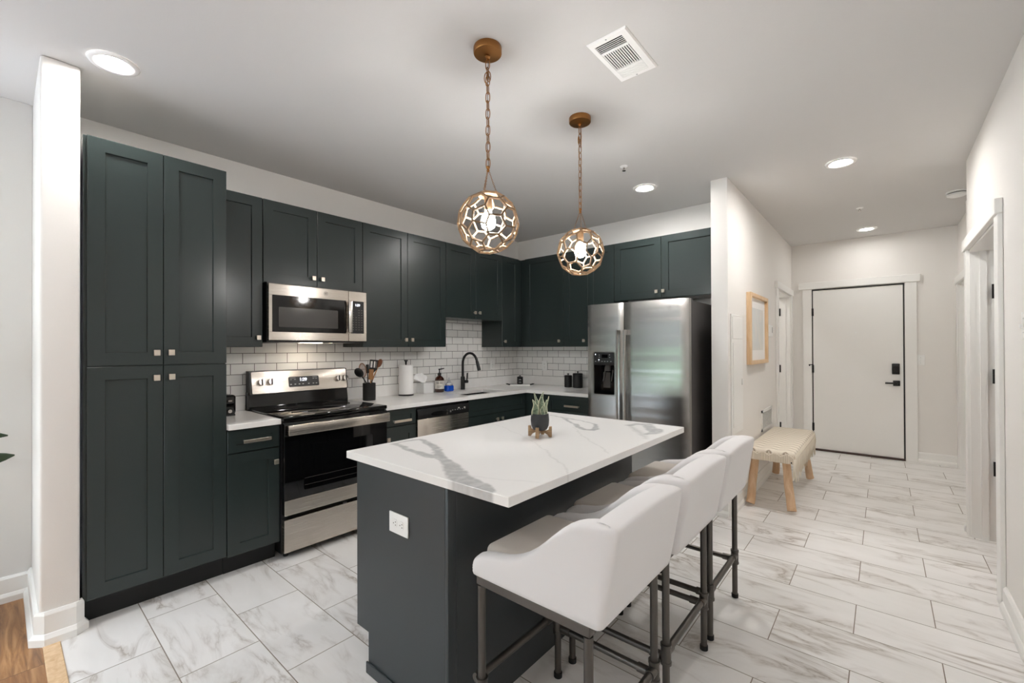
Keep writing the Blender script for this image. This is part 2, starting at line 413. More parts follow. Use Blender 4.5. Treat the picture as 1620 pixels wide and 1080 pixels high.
# rear wall with a wide glazed door (behind the camera)
YR = -6.45
struct(MB().prism([(-1.3, 0), (-.76, 0), (-.76, 2.11), (1.94, 2.11), (1.94, 0), (4.19, 0), (4.19, H-.001), (-1.3, H-.001)], 'y', YR-.12, YR), 'wall_rear', 'wall_paint', 'rear living room wall around the patio door', 'wall')
wr = MB().box(-.75, 1.93, YR-.07, YR-.02, .0005, .06).box(-.75, 1.93, YR-.07, YR-.02, 2.05, 2.109)
for x in (-.75, .56, 1.87): wr.box(x, x+.06, YR-.07, YR-.02, .06, 2.05)
w1 = struct(wr, 'window_1', 'trim_white', 'wide glazed patio door', 'window')
gm = MB()
for x in (-.69, .62): gm.box(x, x+1.25, YR-.048, YR-.042, .06, 2.05)
gm.build('glass', 'window_glass', w1)
struct(MB().box(-9, 12, -14.4, YR-.12, -.2, -.05), 'ground', 'patio_grey', 'pale patio outside the glazed door', 'ground')
struct(MB().box(-9, 12, -20, -14.4, -.2, -.06), 'ground', 'curtain_green', 'lawn beyond the patio', 'ground')
struct(MB().box(-12, 14, -17, -16.2, -.2, 5.5), 'wall_neighbour', 'render_grey', 'grey rendered building across the lawn', 'building')
hedge = MB().box(-9, 12, -15.6, -14.6, -.06, .95)
tag(hedge.build('hedge', 'curtain_green', kind='stuff'), 'green hedge beyond the patio door', 'hedge')
# tiled backsplash faces
struct(MB().box(.0005, .008, -3.436, YK-.0005, 1.0175, 1.3725).box(.0005, .008, -3.136, -2.368, .80, 1.019).box(.0005, .008, -3.126, -2.367, 1.372, 1.42).box(.0005, .008, -1.4655, -.641, 1.372, 1.665),
       'wall_tile_left', 'subway_left', 'white subway tile backsplash behind the range and the sink', 'backsplash')
struct(MB().box(.0085, 1.5315, YK-.008, YK-.0005, 1.0175, 1.3725), 'wall_tile_back', 'subway_back', 'white subway tile backsplash behind the two black canisters', 'backsplash')
# baseboards: tall board with small shoe
def bboard(name, label, p0, p1, nrm, h=.125, th=.016):
    p0, p1, n_ = Vector((*p0, 0)), Vector((*p1, 0)), Vector((*nrm, 0))
    prof = [(0, 0), (th+.012, 0), (th+.012, .03), (th+.004, .045), (th, .048), (th, h-.012), (th-.006, h-.004), (th-.009, h), (0, h)]
    bm = MB(); rows = [[tuple(p+n_*d+Vector((0, 0, z+.0005))) for d, z in prof] for p in (p0, p1)]
    bm.grid(rows, closev=True)
    return struct(bm, name, 'trim_white', label, 'baseboard')
bboard('baseboard_hall_left', 'white baseboard under the bench along the hallway wall', (XA+.0005, -.5), (XA+.0005, LH0-.115), (1, 0))
bboard('baseboard_stub', 'white baseboard across the hall wall end beside the refrigerator', (2.53, -.5245), (XA, -.5245), (0, -1))
bboard('baseboard_far_right', 'short white baseboard right of the entry door', (FD1+.108, YB-.0005), (XH-.001, YB-.0005), (0, -1))
bboard('baseboard_right', 'white baseboard along the near right wall', (XR-.0005, -.966), (XR-.0005, -6.44), (-1, 0))
bboard('baseboard_right_end', 'stub of white baseboard at the far end of the right wall', (XR-.0005, .29), (XR-.0005, .335), (-1, 0))
bboard('baseboard_living', 'white baseboard along the grey living room wall', (-.0295, -4.2), (-.0295, -5.1), (1, 0), .135)
st = MB()
prof = [(0, 0), (.032, 0), (.032, .032), (.02, .05), (.016, .052), (.016, .135), (.009, .15), (0, .15)]
path = [((-.025, -4.1895), (0, -1)), ((.62, -4.1895), (0, -1)), ((.6365, -4.173), (1, 0)), ((.6365, -4.068), (1, 0)), ((.628, -4.0545), (0, 1)), ((.61, -4.0545), (0, 1))]
rows = []
for (x, y), (a, b) in path: rows.append([(x+a*d, y+b*d, z+.0005) for d, z in prof])
st.grid(rows, closev=True)
struct(st, 'baseboard_wall_end', 'trim_white', 'white baseboard wrapping the foot of the white wall end', 'baseboard')

# ------------------------------------------------------------------ doors and casings
# entry door (door_1) in the far wall
struct(MB().box(2.777, FD0-.004, YB-.022, YB-.0005, 0, FDZ+.002, .003).box(FD1+.004, 3.899, YB-.022, YB-.0005, 0, FDZ+.002, .003).box(2.735, 3.932, YB-.032, YB-.0005, FDZ+.003, FDZ+.092, .004),
       'trim_2', 'trim_white', 'white casing around the entry door', 'door casing')
struct(MB().box(FD0-.003, FD0+.012, YB+.004, YB+.06, 0, FDZ-.001).box(FD1-.012, FD1+.003, YB+.004, YB+.06, 0, FDZ-.001).box(FD0, FD1, YB+.004, YB+.06, FDZ-.013, FDZ-.001), 'trim_3', 'black_plastic', 'black weather seal around the entry door', 'door frame')
struct(MB().box(FD0, FD1, YB-.03, YB+.1, .0005, .022, .006), 'trim_4', 'threshold_brown', 'dark brown threshold under the entry door', 'threshold')
struct(MB().box(FD0-.02, FD1+.02, YB+.062, YB+.12, -.01, FDZ+.02), 'light_block', 'black_plastic', 'added black backing that blocks light behind the entry door', 'door frame')  # added backing, keeps outside light from showing through the door gaps
d1 = thing('door_1', 'white slab entry door with black lock and lever handle', 'door', (FD0+.005, YB, 0), 0, kind='structure')
o = (FD0+.005, YB, 0)
MB(o).box(FD0+.0125, FD1-.0145, YB-.006, YB+.038, .024, FDZ-.02, .002).build('panel', 'door_white', d1)
k = MB(o).box(3.673, 3.745, YB-.03, YB-.0065, 1.027, 1.157, .008).build('keypad_lock', 'black_plastic', d1, 40)
MB(o).box(3.685, 3.733, YB-.0325, YB-.0305, 1.05, 1.125, .001).build('keypad', 'black_gloss', k)
k = MB(o).box(3.683, 3.748, YB-.018, YB-.0065, .888, .953, .004).cyl((3.715, YB-.018, .921), (3.715, YB-.05, .921), .011).build('lever_rose', 'black_metal', d1, 40)
MB(o).box(3.61, 3.727, YB-.062, YB-.05, .911, .931, .004).build('lever', 'black_metal', k, 40)
MB(o).cyl((3.334, YB-.0065, 1.54), (3.334, YB-.011, 1.54), .009).build('peephole', 'plastic_white', d1)
for z in (1.82, 1.07, .31):
    MB(o).cyl((FD0+.006, YB-.012, z-.05), (FD0+.006, YB-.012, z+.05), .009, n=10).box(FD0-.001, FD0+.02, YB-.011, YB-.0065, z-.05, z+.05).build('hinge', 'black_metal', d1, 40)
MB(o).box(2.842, 2.895, YB-.045, YB-.033, 1.122, 1.132).cyl((2.85, YB-.035, 1.115), (2.85, YB-.023, 1.115), .008).build('latch_guard', 'black_metal', d1)
# doorway on the left of the hall (door_2)
def casing_x(name, label, x, s, y0, y1, z, tail=.035, cw=.09):
    """casing on a wall face at x whose room side is s; opening y0..y1"""
    a, b = (x, x+s*.02) if s > 0 else (x+s*.02, x)
    a2, b2 = (x, x+s*.03) if s > 0 else (x+s*.03, x)
    e = .0006*s
    m = MB().box(a+e, b+e, y0-cw-.02, y0-.008, 0.0005, z+.004, .003).box(a+e, b+e, y1+.008, y1+cw, 0.0005, z+.004, .003)
    m.box(a2+e, b2+e, y0-cw-.02-tail, y1+cw+.012, z+.005, z+.085, .004)
    return struct(m, name, 'trim_white', label, 'door casing')
casing_x('trim_5', 'white casing around the left hallway doorway', XA, 1, LH0, LH1, DH, .02)
struct(MB().box(2.515, XA+.004, LH1-.0145, LH1-.0005, .0005, DH-.0005).box(2.515, XA+.004, LH0+.0005, LH0+.0145, .0005, DH-.0005).box(2.515, XA+.004, LH0+.015, LH1-.015, DH-.0145, DH-.0005)
       .box(2.565, 2.6, LH1-.027, LH1-.015, .0005, DH-.015), 'trim_6', 'trim_white', 'white jamb inside the left hallway doorway', 'door jamb')
def leaf(name, label, hx, hy, s, w, h, hz):
    """open leaf hinged at (hx,hy), lying along s*x just behind the jamb; black hinges"""
    t_ = thing(name, label, 'door', (hx, hy, 0), 0, kind='structure'); o_ = (hx, hy, 0)
    x0, x1 = sorted((hx+s*.012, hx+s*w))
    m = MB(o_).box(x0, x1, hy-.034, hy+.002, .012, h, .002)
    for z0, z1 in ((.2, .95), (1.1, h-.15)): m.box(x0+.1, x1-.1, hy-.037, hy-.0335, z0, z1, .0015)
    m.build('panel', 'door_white', t_)
    for z in hz:
        MB(o_).cyl((hx, hy-.04, z-.05), (hx, hy-.04, z+.05), .008, n=10).box(*sorted((hx-s*.034, hx+s*.004)), hy-.0418, hy-.0375, z-.05, z+.05).build('hinge', 'black_metal', t_, 40)
    return t_
leaf('door_2', 'white open door in the left hallway doorway', 2.508, LH1+.02, -1, .8, 2.02, (1.83, 1.07, .3))
# open doorway in the near right wall (door_3)
casing_x('trim_7', 'white casing around the doorway in the near right wall', XR, -1, RD0, RD1, RDZ, .0, .092)
struct(MB().box(XR-.004, XR+.126, RD1-.0145, RD1-.0005, .0005, RDZ-.0005).box(XR-.004, XR+.126, RD0+.0005, RD0+.0145, .0005, RDZ-.0005).box(XR-.004, XR+.126, RD0+.015, RD1-.015, RDZ-.0145, RDZ-.0005)
       .box(XR+.045, XR+.08, RD1-.027, RD1-.015, .0005, RDZ-.015), 'trim_8', 'trim_white', 'white jamb inside the near right doorway', 'door jamb')
leaf('door_3', 'white open door with black hinges in the near right doorway', XR+.134, RD1+.0, 1, .85, 2.02, (1.74, 1.15, .51))
# far doorway on the right (door_4)
casing_x('trim_9', 'white casing around the far doorway at the right end of the hall', XH, -1, HR0, HR1, 2.05, .02, .09)
struct(MB().box(XH-.004, XH+.126, HR1-.0145, HR1-.0005, .0005, 2.0495).box(XH-.004, XH+.126, HR0+.0005, HR0+.0145, .0005, 2.0495).box(XH-.004, XH+.126, HR0+.015, HR1-.015, 2.035, 2.0495), 'trim_10', 'trim_white', 'white jamb inside the far right doorway', 'door jamb')
d4 = thing('door_4', 'white closed door in the far doorway on the right', 'door', (XH+.09, HR0, 0), 0, kind='structure')
MB((XH+.09, HR0, 0)).box(XH+.07, XH+.105, HR0+.016, HR1-.016, .01, 2.03, .002).build('panel', 'door_white', d4)
MB((XH+.09, HR0, 0)).cyl((XH+.07, HR0+.08, .95), (XH+.03, HR0+.08, .95), .012).box(XH+.025, XH+.037, HR0+.07, HR0+.19, .94, .96, .003).build('lever', 'black_metal', d4)

# ------------------------------------------------------------------ cabinets
def shaker(mb, x0, x1, z0, z1, y=-.001, th=.0205, st=.066, dep=.009):
    """one shaker front: chamfered slab with a recessed centre panel, facing -y"""
    yf = y-th; c = .0015
    loops = [(0, y), (0, yf+c), (c, yf), (st, yf), (st+.003, yf+dep)]
    rows = []
    for i, yy in loops:
        a, b, p, q = x0+i, x1-i, z0+i, z1-i
        rows.append([(a, yy, p), (b, yy, p), (b, yy, q), (a, yy, q)])
    return mb.grid(rows, closev=True)
def knob(par, x, z, y=-.0215):
    return MB().box(x-.006, x+.006, y-.018, y, z-.006, z+.006).box(x-.0135, x+.0135, y-.028, y-.0175, z-.0155, z+.0155, .0015).build('knob', 'nickel', par)
def pull(par, x, z, ln, y=-.0215):
    m = MB()
    for s in (-1, 1): m.box(x+s*(ln/2-.012)-.005, x+s*(ln/2-.012)+.005, y-.026, y, z-.006, z+.006)
    return m.box(x-ln/2, x+ln/2, y-.036, y-.025, z-.0095, z+.0095, .0012).build('handle', 'nickel', par)
def cabinet(name, label, W_, D, z0, z1, loc, rot, fronts, group, toe=0, hollow=False):
    t_ = thing(name, label, 'cabinet', (loc[0], loc[1], 0), rot, group)
    zz = toe or z0
    if hollow: MB().box(.0008, .018, 0, D, zz, z1).box(W_-.018, W_-.0008, 0, D, zz, z1).box(.018, W_-.018, 0, D, zz, zz+.018).box(.018, W_-.018, D-.012, D, zz+.018, z1).box(.018, W_-.018, 0, .018, z1-.17, z1-.1).build('body', 'cabinet_paint', t_)
    else: MB().box(.0008, W_-.0008, 0, D, zz, z1).build('body', 'cabinet_paint', t_)
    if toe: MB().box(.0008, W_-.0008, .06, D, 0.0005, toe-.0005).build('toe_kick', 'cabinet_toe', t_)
    for fr in fronts:
        nm, x0, x1, a, b, hw = fr
        st_ = .066 if nm == 'door' else .045
        d_ = shaker(MB(), x0, x1, a, b, st=st_).build(nm, 'cabinet_paint', t_)
        if hw:
            if len(hw) == 2: knob(d_, *hw)
            else: pull(d_, *hw)
    return t_
R90 = PI/2
GU, GB = 'dark green wall cabinets', 'dark green base cabinets'
# pantry: y -4.045 .. -3.434
cabinet('pantry_cabinet', 'tall dark green pantry cabinet with four doors beside the white wall end', .611, .6045, 0, 2.417, (.6055, -4.045), R90, [
    ('door', .014, .3115, 1.2765, 2.414, (.281, 1.341)), ('door', .314, .6095, 1.2765, 2.414, (.3435, 1.342)),
    ('door', .014, .3115, .132, 1.272, (.2805, 1.208)), ('door', .314, .6095, .132, 1.272, (.3455, 1.21))], None, .12)
ZU, ZT = 1.3737, 2.405
def ucab(y0, y1, z0, fr, label): return cabinet('wall_cabinet', label, y1-y0, .304, z0, ZT, (.3055, y0), R90, fr, GU)
ucab(-3.433, -3.1275, ZU, [('door', .002, .3035, ZU+.001, ZT-.001, (.272, 1.437))], 'single door dark wall cabinet between the pantry and the microwave')
ucab(-3.127, -2.3665, 1.824, [('door', .002, .379, 1.827, ZT-.001, (.346, 1.888)), ('door', .3815, .7585, 1.827, ZT-.001, (.414, 1.887))], 'short two door dark wall cabinet directly above the microwave')
ucab(-2.366, -1.467, ZU, [('door', .002, .445, ZU+.001, ZT-.001, (.416, 1.437)), ('door', .4475, .897, ZU+.001, ZT-.001, (.483, 1.437))], 'tall two door dark wall cabinet right of the microwave')
ucab(-1.4665, -.6405, 1.6658, [('door', .002, .412, 1.667, ZT-.001, (.386, 1.732)), ('door', .4145, .8245, 1.667, ZT-.001, (.455, 1.734))], 'short two door dark wall cabinet above the sink faucet')
ucab(-.640, -.2765, ZU, [('door', .002, .30, ZU+.001, ZT-.001, (.034, 1.436))], 'single door dark wall cabinet in the corner right of the sink')
def bcab(x0, x1, y, D, z0, fr, label): return cabinet('wall_cabinet', label, x1-x0, D, z0, ZT, (x0, y), 0, fr, GU)
bcab(.0015, .925, -.275, .312, ZU, [('door', .384, .9225, ZU+.001, ZT-.001, (.872, 1.437))], 'wide single door dark wall cabinet behind the farther pendant lamp')
bcab(.9255, 1.5315, -.275, .312, ZU, [('door', .002, .302, ZU+.001, ZT-.001, (.2625, 1.436)), ('door', .3045, .604, ZU+.001, ZT-.001, (.345, 1.436))], 'two door dark wall cabinet left of the one above the refrigerator')
bcab(1.532, 2.5205, -.275, .312, 1.822, [('door', .002, .482, 1.826, ZT-.001, (.443, 1.886)), ('door', .4845, .986, 1.826, ZT-.001, (.508, 1.886))], 'short two door dark wall cabinet above the refrigerator')
ZB = .877
def base(y0, y1, fr, label, hollow=False): return cabinet('base_cabinet', label, y1-y0, .6075, 0, ZB, (.6085, y0), R90, fr, GB, .115, hollow)
base(-3.4335, -3.1365, [('drawer', .002, .295, .735, .872, (.157, .80, .155)), ('door', .002, .295, .122, .729, (.268, .643))], 'narrow dark base cabinet between the pantry and the range')
base(-2.3655, -2.0605, [('drawer', .002, .303, .74, .872, (.155, .78, .165)), ('door', .002, .303, .122, .735, (.026, .645))], 'narrow dark base cabinet between the range and the dishwasher')
base(-1.4595, -.5855, [('drawer', .002, .845, .712, .872, None), ('door', .002, .4225, .122, .707, (.388, .65)), ('door', .425, .845, .122, .707, (.462, .65))], 'wide dark base cabinet under the sink', True)
cabinet('base_cabinet', 'dark corner base cabinet between the sink and refrigerator runs', .9215-.0015, .617, 0, ZB, (.0015, -.58), 0, [], GB, .115)
cabinet('base_cabinet', 'dark drawer base cabinet beside the refrigerator under the canisters', 1.5255-.922, .617, 0, ZB, (.922, -.58), 0,
        [('drawer', .002, .6, .675, .872, (.309, .777, .165)), ('door', .002, .6, .122, .67, (.56, .62))], GB, .115)

# ------------------------------------------------------------------ countertops
c1 = tag(MB().box(.001, .656, -3.4335, -3.1375, .878, .9115, .003).build('countertop', 'quartz'), 'short white quartz countertop between the pantry and the range', 'countertop', 'white quartz counters')
MB().box(.0012, .021, -3.4335, -3.1375, .912, 1.0165, .0015).build('backsplash', 'quartz', c1)
SX0, SX1, SY0, SY1 = .235, .575, -1.42, -.86
m = MB()
ys = [-2.3645, SY0, SY1, -.6175, YK-.001]
m.box(.001, .656, ys[0], SY0, .878, .9115).box(.001, SX0, SY0, SY1, .878, .9115).box(SX1, .656, SY0, SY1, .878, .9115).box(.001, .656, SY1, ys[4], .878, .9115).box(.656, 1.5275, -.6175, ys[4], .878, .9115)
c2 = tag(m.build('countertop', 'quartz'), 'L-shaped white quartz countertop running round the corner with the sink', 'countertop', 'white quartz counters')
MB().box(.0012, .021, ys[0], YK-.0015, .912, 1.0165, .0015).box(.0215, 1.5275, YK-.021, YK-.0015, .912, 1.0165, .0015).build('backsplash', 'quartz', c2)
# sink: open bowl below the counter
s0 = thing('sink', 'undermount dark sink set into the white countertop below the faucet', 'sink', (.405, -1.14, .66))
o = (.405, -1.14, .66)
bx = MB(o)
x0, x1, y0, y1, zt, zb = SX0-.012, SX1+.012, SY0-.012, SY1+.012, .8775, .70
bx.box(x0, x1, y0, y1, zb-.008, zb).box(x0, x0+.01, y0, y1, zb, zt).box(x1-.01, x1, y0, y1, zb, zt).box(x0, x1, y0, y0+.01, zb, zt).box(x0, x1, y1-.01, y1, zb, zt)
bx.build('bowl', 'black_ceramic', s0)
MB(o).lathe([(.0, .0005), (.04, .0005), (.045, .004), (.0, .004)], (.405, -1.14, .70), 20, cap=False).build('drain', 'steel_trim', s0, 40)
# island
IX0, IX1, IY0, IY1 = 1.7965, 2.736, -3.3205, -1.8088
isl = thing('kitchen_island', 'dark grey green island base under the veined countertop', 'kitchen island', (2.15, -2.57, 0))
o = (2.15, -2.57, 0)
MB(o).box(1.852, 2.43, -3.29, -1.848, .165, .8795, .001).box(1.945, 2.43, -3.29, -1.848, .0005, .166).build('body', 'island_paint', isl)
MB(o).prism([(1.851, .169), (1.851, .8795), (2.425, .8795), (2.425, .0008), (1.94, .0008), (1.94, .169)], 'y', -3.302, -3.2905).build('end_panel', 'island_paint', isl)
MB(o).box(1.932, 2.425, -3.311, -3.3025, .0008, .048, .003).build('shoe_molding', 'island_paint', isl)
MB(o).box(2.4255, 2.444, -3.304, -3.262, .0008, .8795, .004).build('corner_post', 'island_paint', isl, 40)
MB(o).box(2.4305, 2.441, -3.2615, -1.848, .0008, .8795, .001).build('back_panel', 'island_paint', isl)
for k_, (a, b) in enumerate(((-3.286, -2.81), (-2.807, -2.33), (-2.327, -1.851))):
    rr = Matrix.Rotation(-PI/2, 4, 'Z')
    d_ = shaker(MB(), 0, b-a, .175, .874).build('door', 'island_paint', isl)
    d_.matrix_local = Matrix.Translation((1.852-2.15, b+2.57, 0)) @ rr
# island countertop with veins stored on a fine grid
NX, NY = 236, 378
xs = np.linspace(IX0, IX1, NX); yv = np.linspace(IY0, IY1, NY)
XX, YY = np.meshgrid(xs, yv, indexing='ij')
def nfield(sc, seed, oct_=3):
    out = np.zeros_like(XX)
    for i in range(0, NX):
        for j in range(0, NY, 1):
            out[i, j] = noise.fractal(Vector((XX[i, j]*sc+seed, YY[i, j]*sc, seed*1.7)), 1.0, 2.0, oct_)
    return out
n_a, n_b, n_c = nfield(9, 3.1), nfield(9, 8.7), nfield(30, 5.2, 2)
PXX, PYY = XX+.016*n_a+.006*n_c, YY+.016*n_b+.006*n_c
def seg_field(pts):
    """signed coverage of a tapered polyline (x, y, half width)"""
    best = np.full_like(XX, -1.0)
    for (xa, ya, wa), (xb, yb, wb) in zip(pts, pts[1:]):
        dx, dy = xb-xa, yb-ya; L = dx*dx+dy*dy
        tt = np.clip(((PXX-xa)*dx+(PYY-ya)*dy)/L, 0, 1)
        dd = np.hypot(PXX-xa-tt*dx, PYY-ya-tt*dy)
        best = np.maximum(best, (wa+(wb-wa)*tt)-dd)
    return best
VE = np.zeros_like(XX)
def vein(pts, k, soft=.006, cut=0):
    global VE
    f = seg_field(pts)
    VE = np.maximum(VE, k*np.clip((f+soft)/(2*soft), 0, 1)*(1-cut*np.clip(n_c+.3, 0, 1)))
v1 = [(1.848, -3.104, .010), (1.839, -3.033, .012), (1.851, -2.977, .012), (1.979, -2.999, .018), (2.09, -3.06, .022), (2.2, -3.125, .026), (2.32, -3.19, .030), (2.43, -3.25, .034), (2.53, -3.295, .042), (2.62, -3.33, .045)]
vein(v1, .9, .006, .35)
vein([(1.848, -3.104, .014), (1.96, -3.132, .018), (2.08, -3.14, .02), (2.18, -3.14, .024)], .85, .006, .35)
vein([(1.89, -1.93, .006), (2.0, -1.95, .01), (2.09, -1.967, .01), (2.176, -1.983, .008), (2.276, -2.024, .009), (2.35, -2.10, .014), (2.393, -2.21, .020), (2.34, -2.225, .020), (2.264, -2.175, .016), (2.2, -2.11, .008), (2.12, -2.035, .010), (2.05, -1.985, .012)], .85, .005, .3)
vein([(2.47, -1.955, .018), (2.485, -1.885, .02), (2.555, -1.885, .034), (2.63, -1.98, .040), (2.675, -2.06, .034), (2.66, -2.13, .018)], .85, .008, .35)
vein([(2.47, -1.955, .01), (2.57, -2.07, .014), (2.66, -2.17, .012), (2.70, -2.24, .006)], .45, .012)
vein([(1.80, -2.39, .0015), (1.847, -2.421, .002), (2.154, -2.552, .002), (2.365, -2.682, .0025), (2.631, -2.893, .003), (2.73, -2.991, .003)], .35, .004)
vein([(2.46, -3.24, .002), (2.60, -3.20, .0025), (2.72, -3.15, .002)], .3, .004)
vein([(2.253, -2.2, .002), (2.38, -2.34, .0025), (2.509, -2.471, .003), (2.705, -2.624, .003)], .35, .004)
vein([(1.82, -3.05, .002), (1.80, -3.18, .002)], .3, .004)
bm = bmesh.new(); vl = bm.verts.layers.float.new('vein')
ZI0, ZI1, CH = .8835, .914, .0022
def ring_pt(i, j):
    return xs[min(max(i, 0), NX-1)], yv[min(max(j, 0), NY-1)]
G = [[None]*NY for _ in range(NX)]
for i in range(NX):
    for j in range(NY):
        x, y = XX[i, j], YY[i, j]
        if i == 0: x += CH
        if i == NX-1: x -= CH
        if j == 0: y += CH
        if j == NY-1: y -= CH
        v = bm.verts.new((x-2.266, y+2.565, ZI1-ZI0)); v[vl] = VE[i, j]; G[i][j] = v
for i in range(NX-1):
    for j in range(NY-1): bm.faces.new((G[i][j], G[i+1][j], G[i+1][j+1], G[i][j+1]))
per = [(i, 0) for i in range(NX-1)]+[(NX-1, j) for j in range(NY-1)]+[(i, NY-1) for i in range(NX-1, 0, -1)]+[(0, j) for j in range(NY-1, 0, -1)]
prev = [G[i][j] for i, j in per]
for zz in (ZI1-CH, ZI0):
    cur = []
    for i, j in per:
        v = bm.verts.new((XX[i, j]-2.266, YY[i, j]+2.565, zz-ZI0)); v[vl] = VE[i, j]; cur.append(v)
    for k_ in range(len(per)): bm.faces.new((prev[k_], cur[k_], cur[(k_+1) % len(per)], prev[(k_+1) % len(per)]))
    prev = cur
bm.faces.new(prev[::-1])
bmesh.ops.recalc_face_normals(bm, faces=bm.faces)
me = bpy.data.meshes.new('island_countertop'); bm.to_mesh(me); bm.free(); me.materials.append(M['island_quartz'])
it = bpy.data.objects.new('countertop', me); it.location = (2.266, -2.565, ZI0-.0035+.0005); COL.objects.link(it)
it.location.z = .8805
tag(it, 'white island countertop with bold grey marble veins', 'countertop')

# ------------------------------------------------------------------ range
RG0, RG1 = -3.1355, -2.3665
rg = thing('range', 'stainless steel electric range with black glass cooktop', 'range', (.64, RG0, 0), R90)
RW = RG1-RG0
MB().box(.001, RW-.001, 0.0, .625, .04, .895).build('body', 'black_plastic', rg)
for x in (.05, RW-.05):
    for y in (.05, .57): MB().cyl((x, y, .0005), (x, y, .0395), .016, n=10).build('foot', 'black_plastic', rg)
MB().box(.0015, RW-.0015, -.035, .55, .8955, .924, .006).build('cooktop', 'black_gloss', rg, 40)
for cx, cy, r in ((.19, .1, .105), (.57, .1, .085), (.19, .38, .08), (.57, .38, .105)):
    MB().tube([(cx+r*math.cos(2*PI*i/40), cy+r*math.sin(2*PI*i/40), .9243) for i in range(40)], .0007, 4, True).build('burner_ring', 'grey_glass', rg)
MB().prism([(.551, .9), (.551, .935), (.566, 1.04), (.625, 1.04), (.625, .9)], 'x', .002, RW-.002).build('backguard_base', 'black_gloss', rg)
MB().prism([(.54, 1.026), (.572, 1.193), (.628, 1.196), (.628, 1.026)], 'x', .006, RW-.006).build('backguard_housing', 'black_plastic', rg)
# tilted stainless control panel
ang = math.atan2(.032, .167)
TP = Matrix.Translation((RW/2, .5395, 1.026)) @ Matrix.Rotation(-ang, 4, 'X')
def on_panel(mb): bmesh.ops.transform(mb.bm, matrix=TP, verts=mb.bm.verts); return mb
m = MB().prism(roundrect(-RW/2+.018, RW/2-.016, .004, .166, .008), 'y', -.005, .003)
cp = on_panel(m).build('control_panel', 'steel_brushed', rg)
dp = on_panel(MB().prism(roundrect(-.108, .128, .038, .118, .008), 'y', -.0075, -.0048)).build('display', 'black_plastic', cp)
text('1:29', .034, 'digits', 'digits', dp, TP @ Matrix.Translation((.003, -.0078, .092)) @ FRONT)
m = MB()
for i, x in enumerate((-.092, -.06, -.028, .0, .045, .082, .107)): m.box(x-.006, x+.006, -.0081, -.0074, .055, .061)
for x in (-.09, -.06, .085, .107): m.box(x-.007, x+.007, -.0081, -.0074, .094, .097)
m.box(-.098, -.055, -.0081, -.0074, .107, .1095).box(.078, .115, -.0081, -.0074, .107, .1095)
on_panel(m).build('key_lettering', 'print_grey', dp)
for sx in (-.305, -.238, .292, .352):
    on_panel(MB().tube([(sx+.0355*math.sin(a), -.0052, .085+.0355*math.cos(a)) for a in [math.radians(-130+i*13) for i in range(21)]], .0006, 4)).build('dial_lettering', 'print_dark', cp)
m = MB().box(-.15, -.138, -.0058, -.0049, .115, .117).box(-.15, -.144, -.0058, -.0049, .098, .1).box(-.15, -.14, -.0058, -.0049, .08, .082)
on_panel(m).build('dial_lettering', 'print_dark', cp)
for sx in (-.305, -.238, .292, .352):
    m = MB().cyl((sx, -.005, .085), (sx, -.014, .085), .027, .026, 24).cyl((sx, -.014, .085), (sx, -.034, .085), .024, .0215, 24)
    kb = on_panel(m).build('knob', 'steel_trim', rg, 40)
    on_panel(MB().box(sx-.0045, sx+.0045, -.039, -.0335, .064, .106, .0015)).build('knob_grip', 'black_plastic', kb)
# oven door
od = MB().box(.006, RW-.006, -.038, -.0005, .292, .885, .004).build('oven_door', 'black_gloss', rg, 40)
MB().box(.006, RW-.006, -.0445, -.0385, .29, .385, .002).build('door_trim', 'steel_brushed', od)
m = MB()
for p in (.045, RW-.045): m.box(p-.014, p+.014, -.075, -.0385, .822, .858, .003)
m.box(.012, RW-.012, -.092, -.07, .806, .872, .006)
m.build('handle', 'steel_brushed', od, 40)
MB().prism(roundrect(.13, RW-.13, .43, .72, .012), 'y', -.0395, -.0385).build('window', 'grey_glass', od)
od.children[-1].data.materials[0] = M['black_gloss']
for z in (.46, .505): MB().box(.135, RW-.135, -.0402, -.0396, z, z+.003).build('rack', 'grey_glass', od)
def monogram(par, x, z, r, y, mat='print_dark', o_=(0, 0, 0)):
    m_ = MB(o_).tube([(x+r*math.cos(2*PI*i/28), y, z+r*math.sin(2*PI*i/28)) for i in range(28)], r*.07, 6, True)
    P1 = [(-.15, .35), (-.42, .42), (-.5, .1), (-.3, -.1), (-.05, .1), (-.1, -.35), (-.4, -.4)]
    P2 = [(.5, .3), (.25, .45), (.1, .2), (.35, .05), (.1, -.1), (.15, -.4), (.45, -.3)]
    for Pp in (P1, P2): m_.tube([(x+a*r, y, z+b*r) for a, b in Pp], r*.09, 6)
    return m_.build('emblem', mat, par, 40)
monogram(od, RW*.78-.03, .337, .02, -.045)
dw_ = MB().box(.006, RW-.006, -.04, -.0005, .052, .262, .003).build('drawer', 'steel_brushed', rg)

# ------------------------------------------------------------------ microwave
MW0, MW1 = -3.1205, -2.3735
mw = thing('microwave', 'stainless over the range microwave with dark window', 'microwave', (.372, MW0, 0), R90)
MWW = MW1-MW0
MB().box(.001, MWW-.001, 0, .363, 1.406, 1.8225).build('body', 'black_plastic', mw)
for a in (.1, .5): MB().box(a, a+.15, .06, .3, 1.4025, 1.4058).build('grease_filter', 'steel_trim', mw)
MB().box(.3, .45, .12, .2, 1.4035, 1.4058).build('task_light', 'lamp_task', mw)
dr = MB()
xw0, xw1, zw0, zw1 = .027, .566, 1.48, 1.732
dr.box(.004, .588, -.028, -.0005, zw1, 1.812, .003).box(.004, .588, -.028, -.0005, 1.419, zw0, .003).box(.004, xw0, -.028, -.0005, zw0-.002, zw1+.002, .002).box(xw1, .588, -.028, -.0005, zw0-.002, zw1+.002)
dr = dr.build('door', 'steel_brushed', mw)
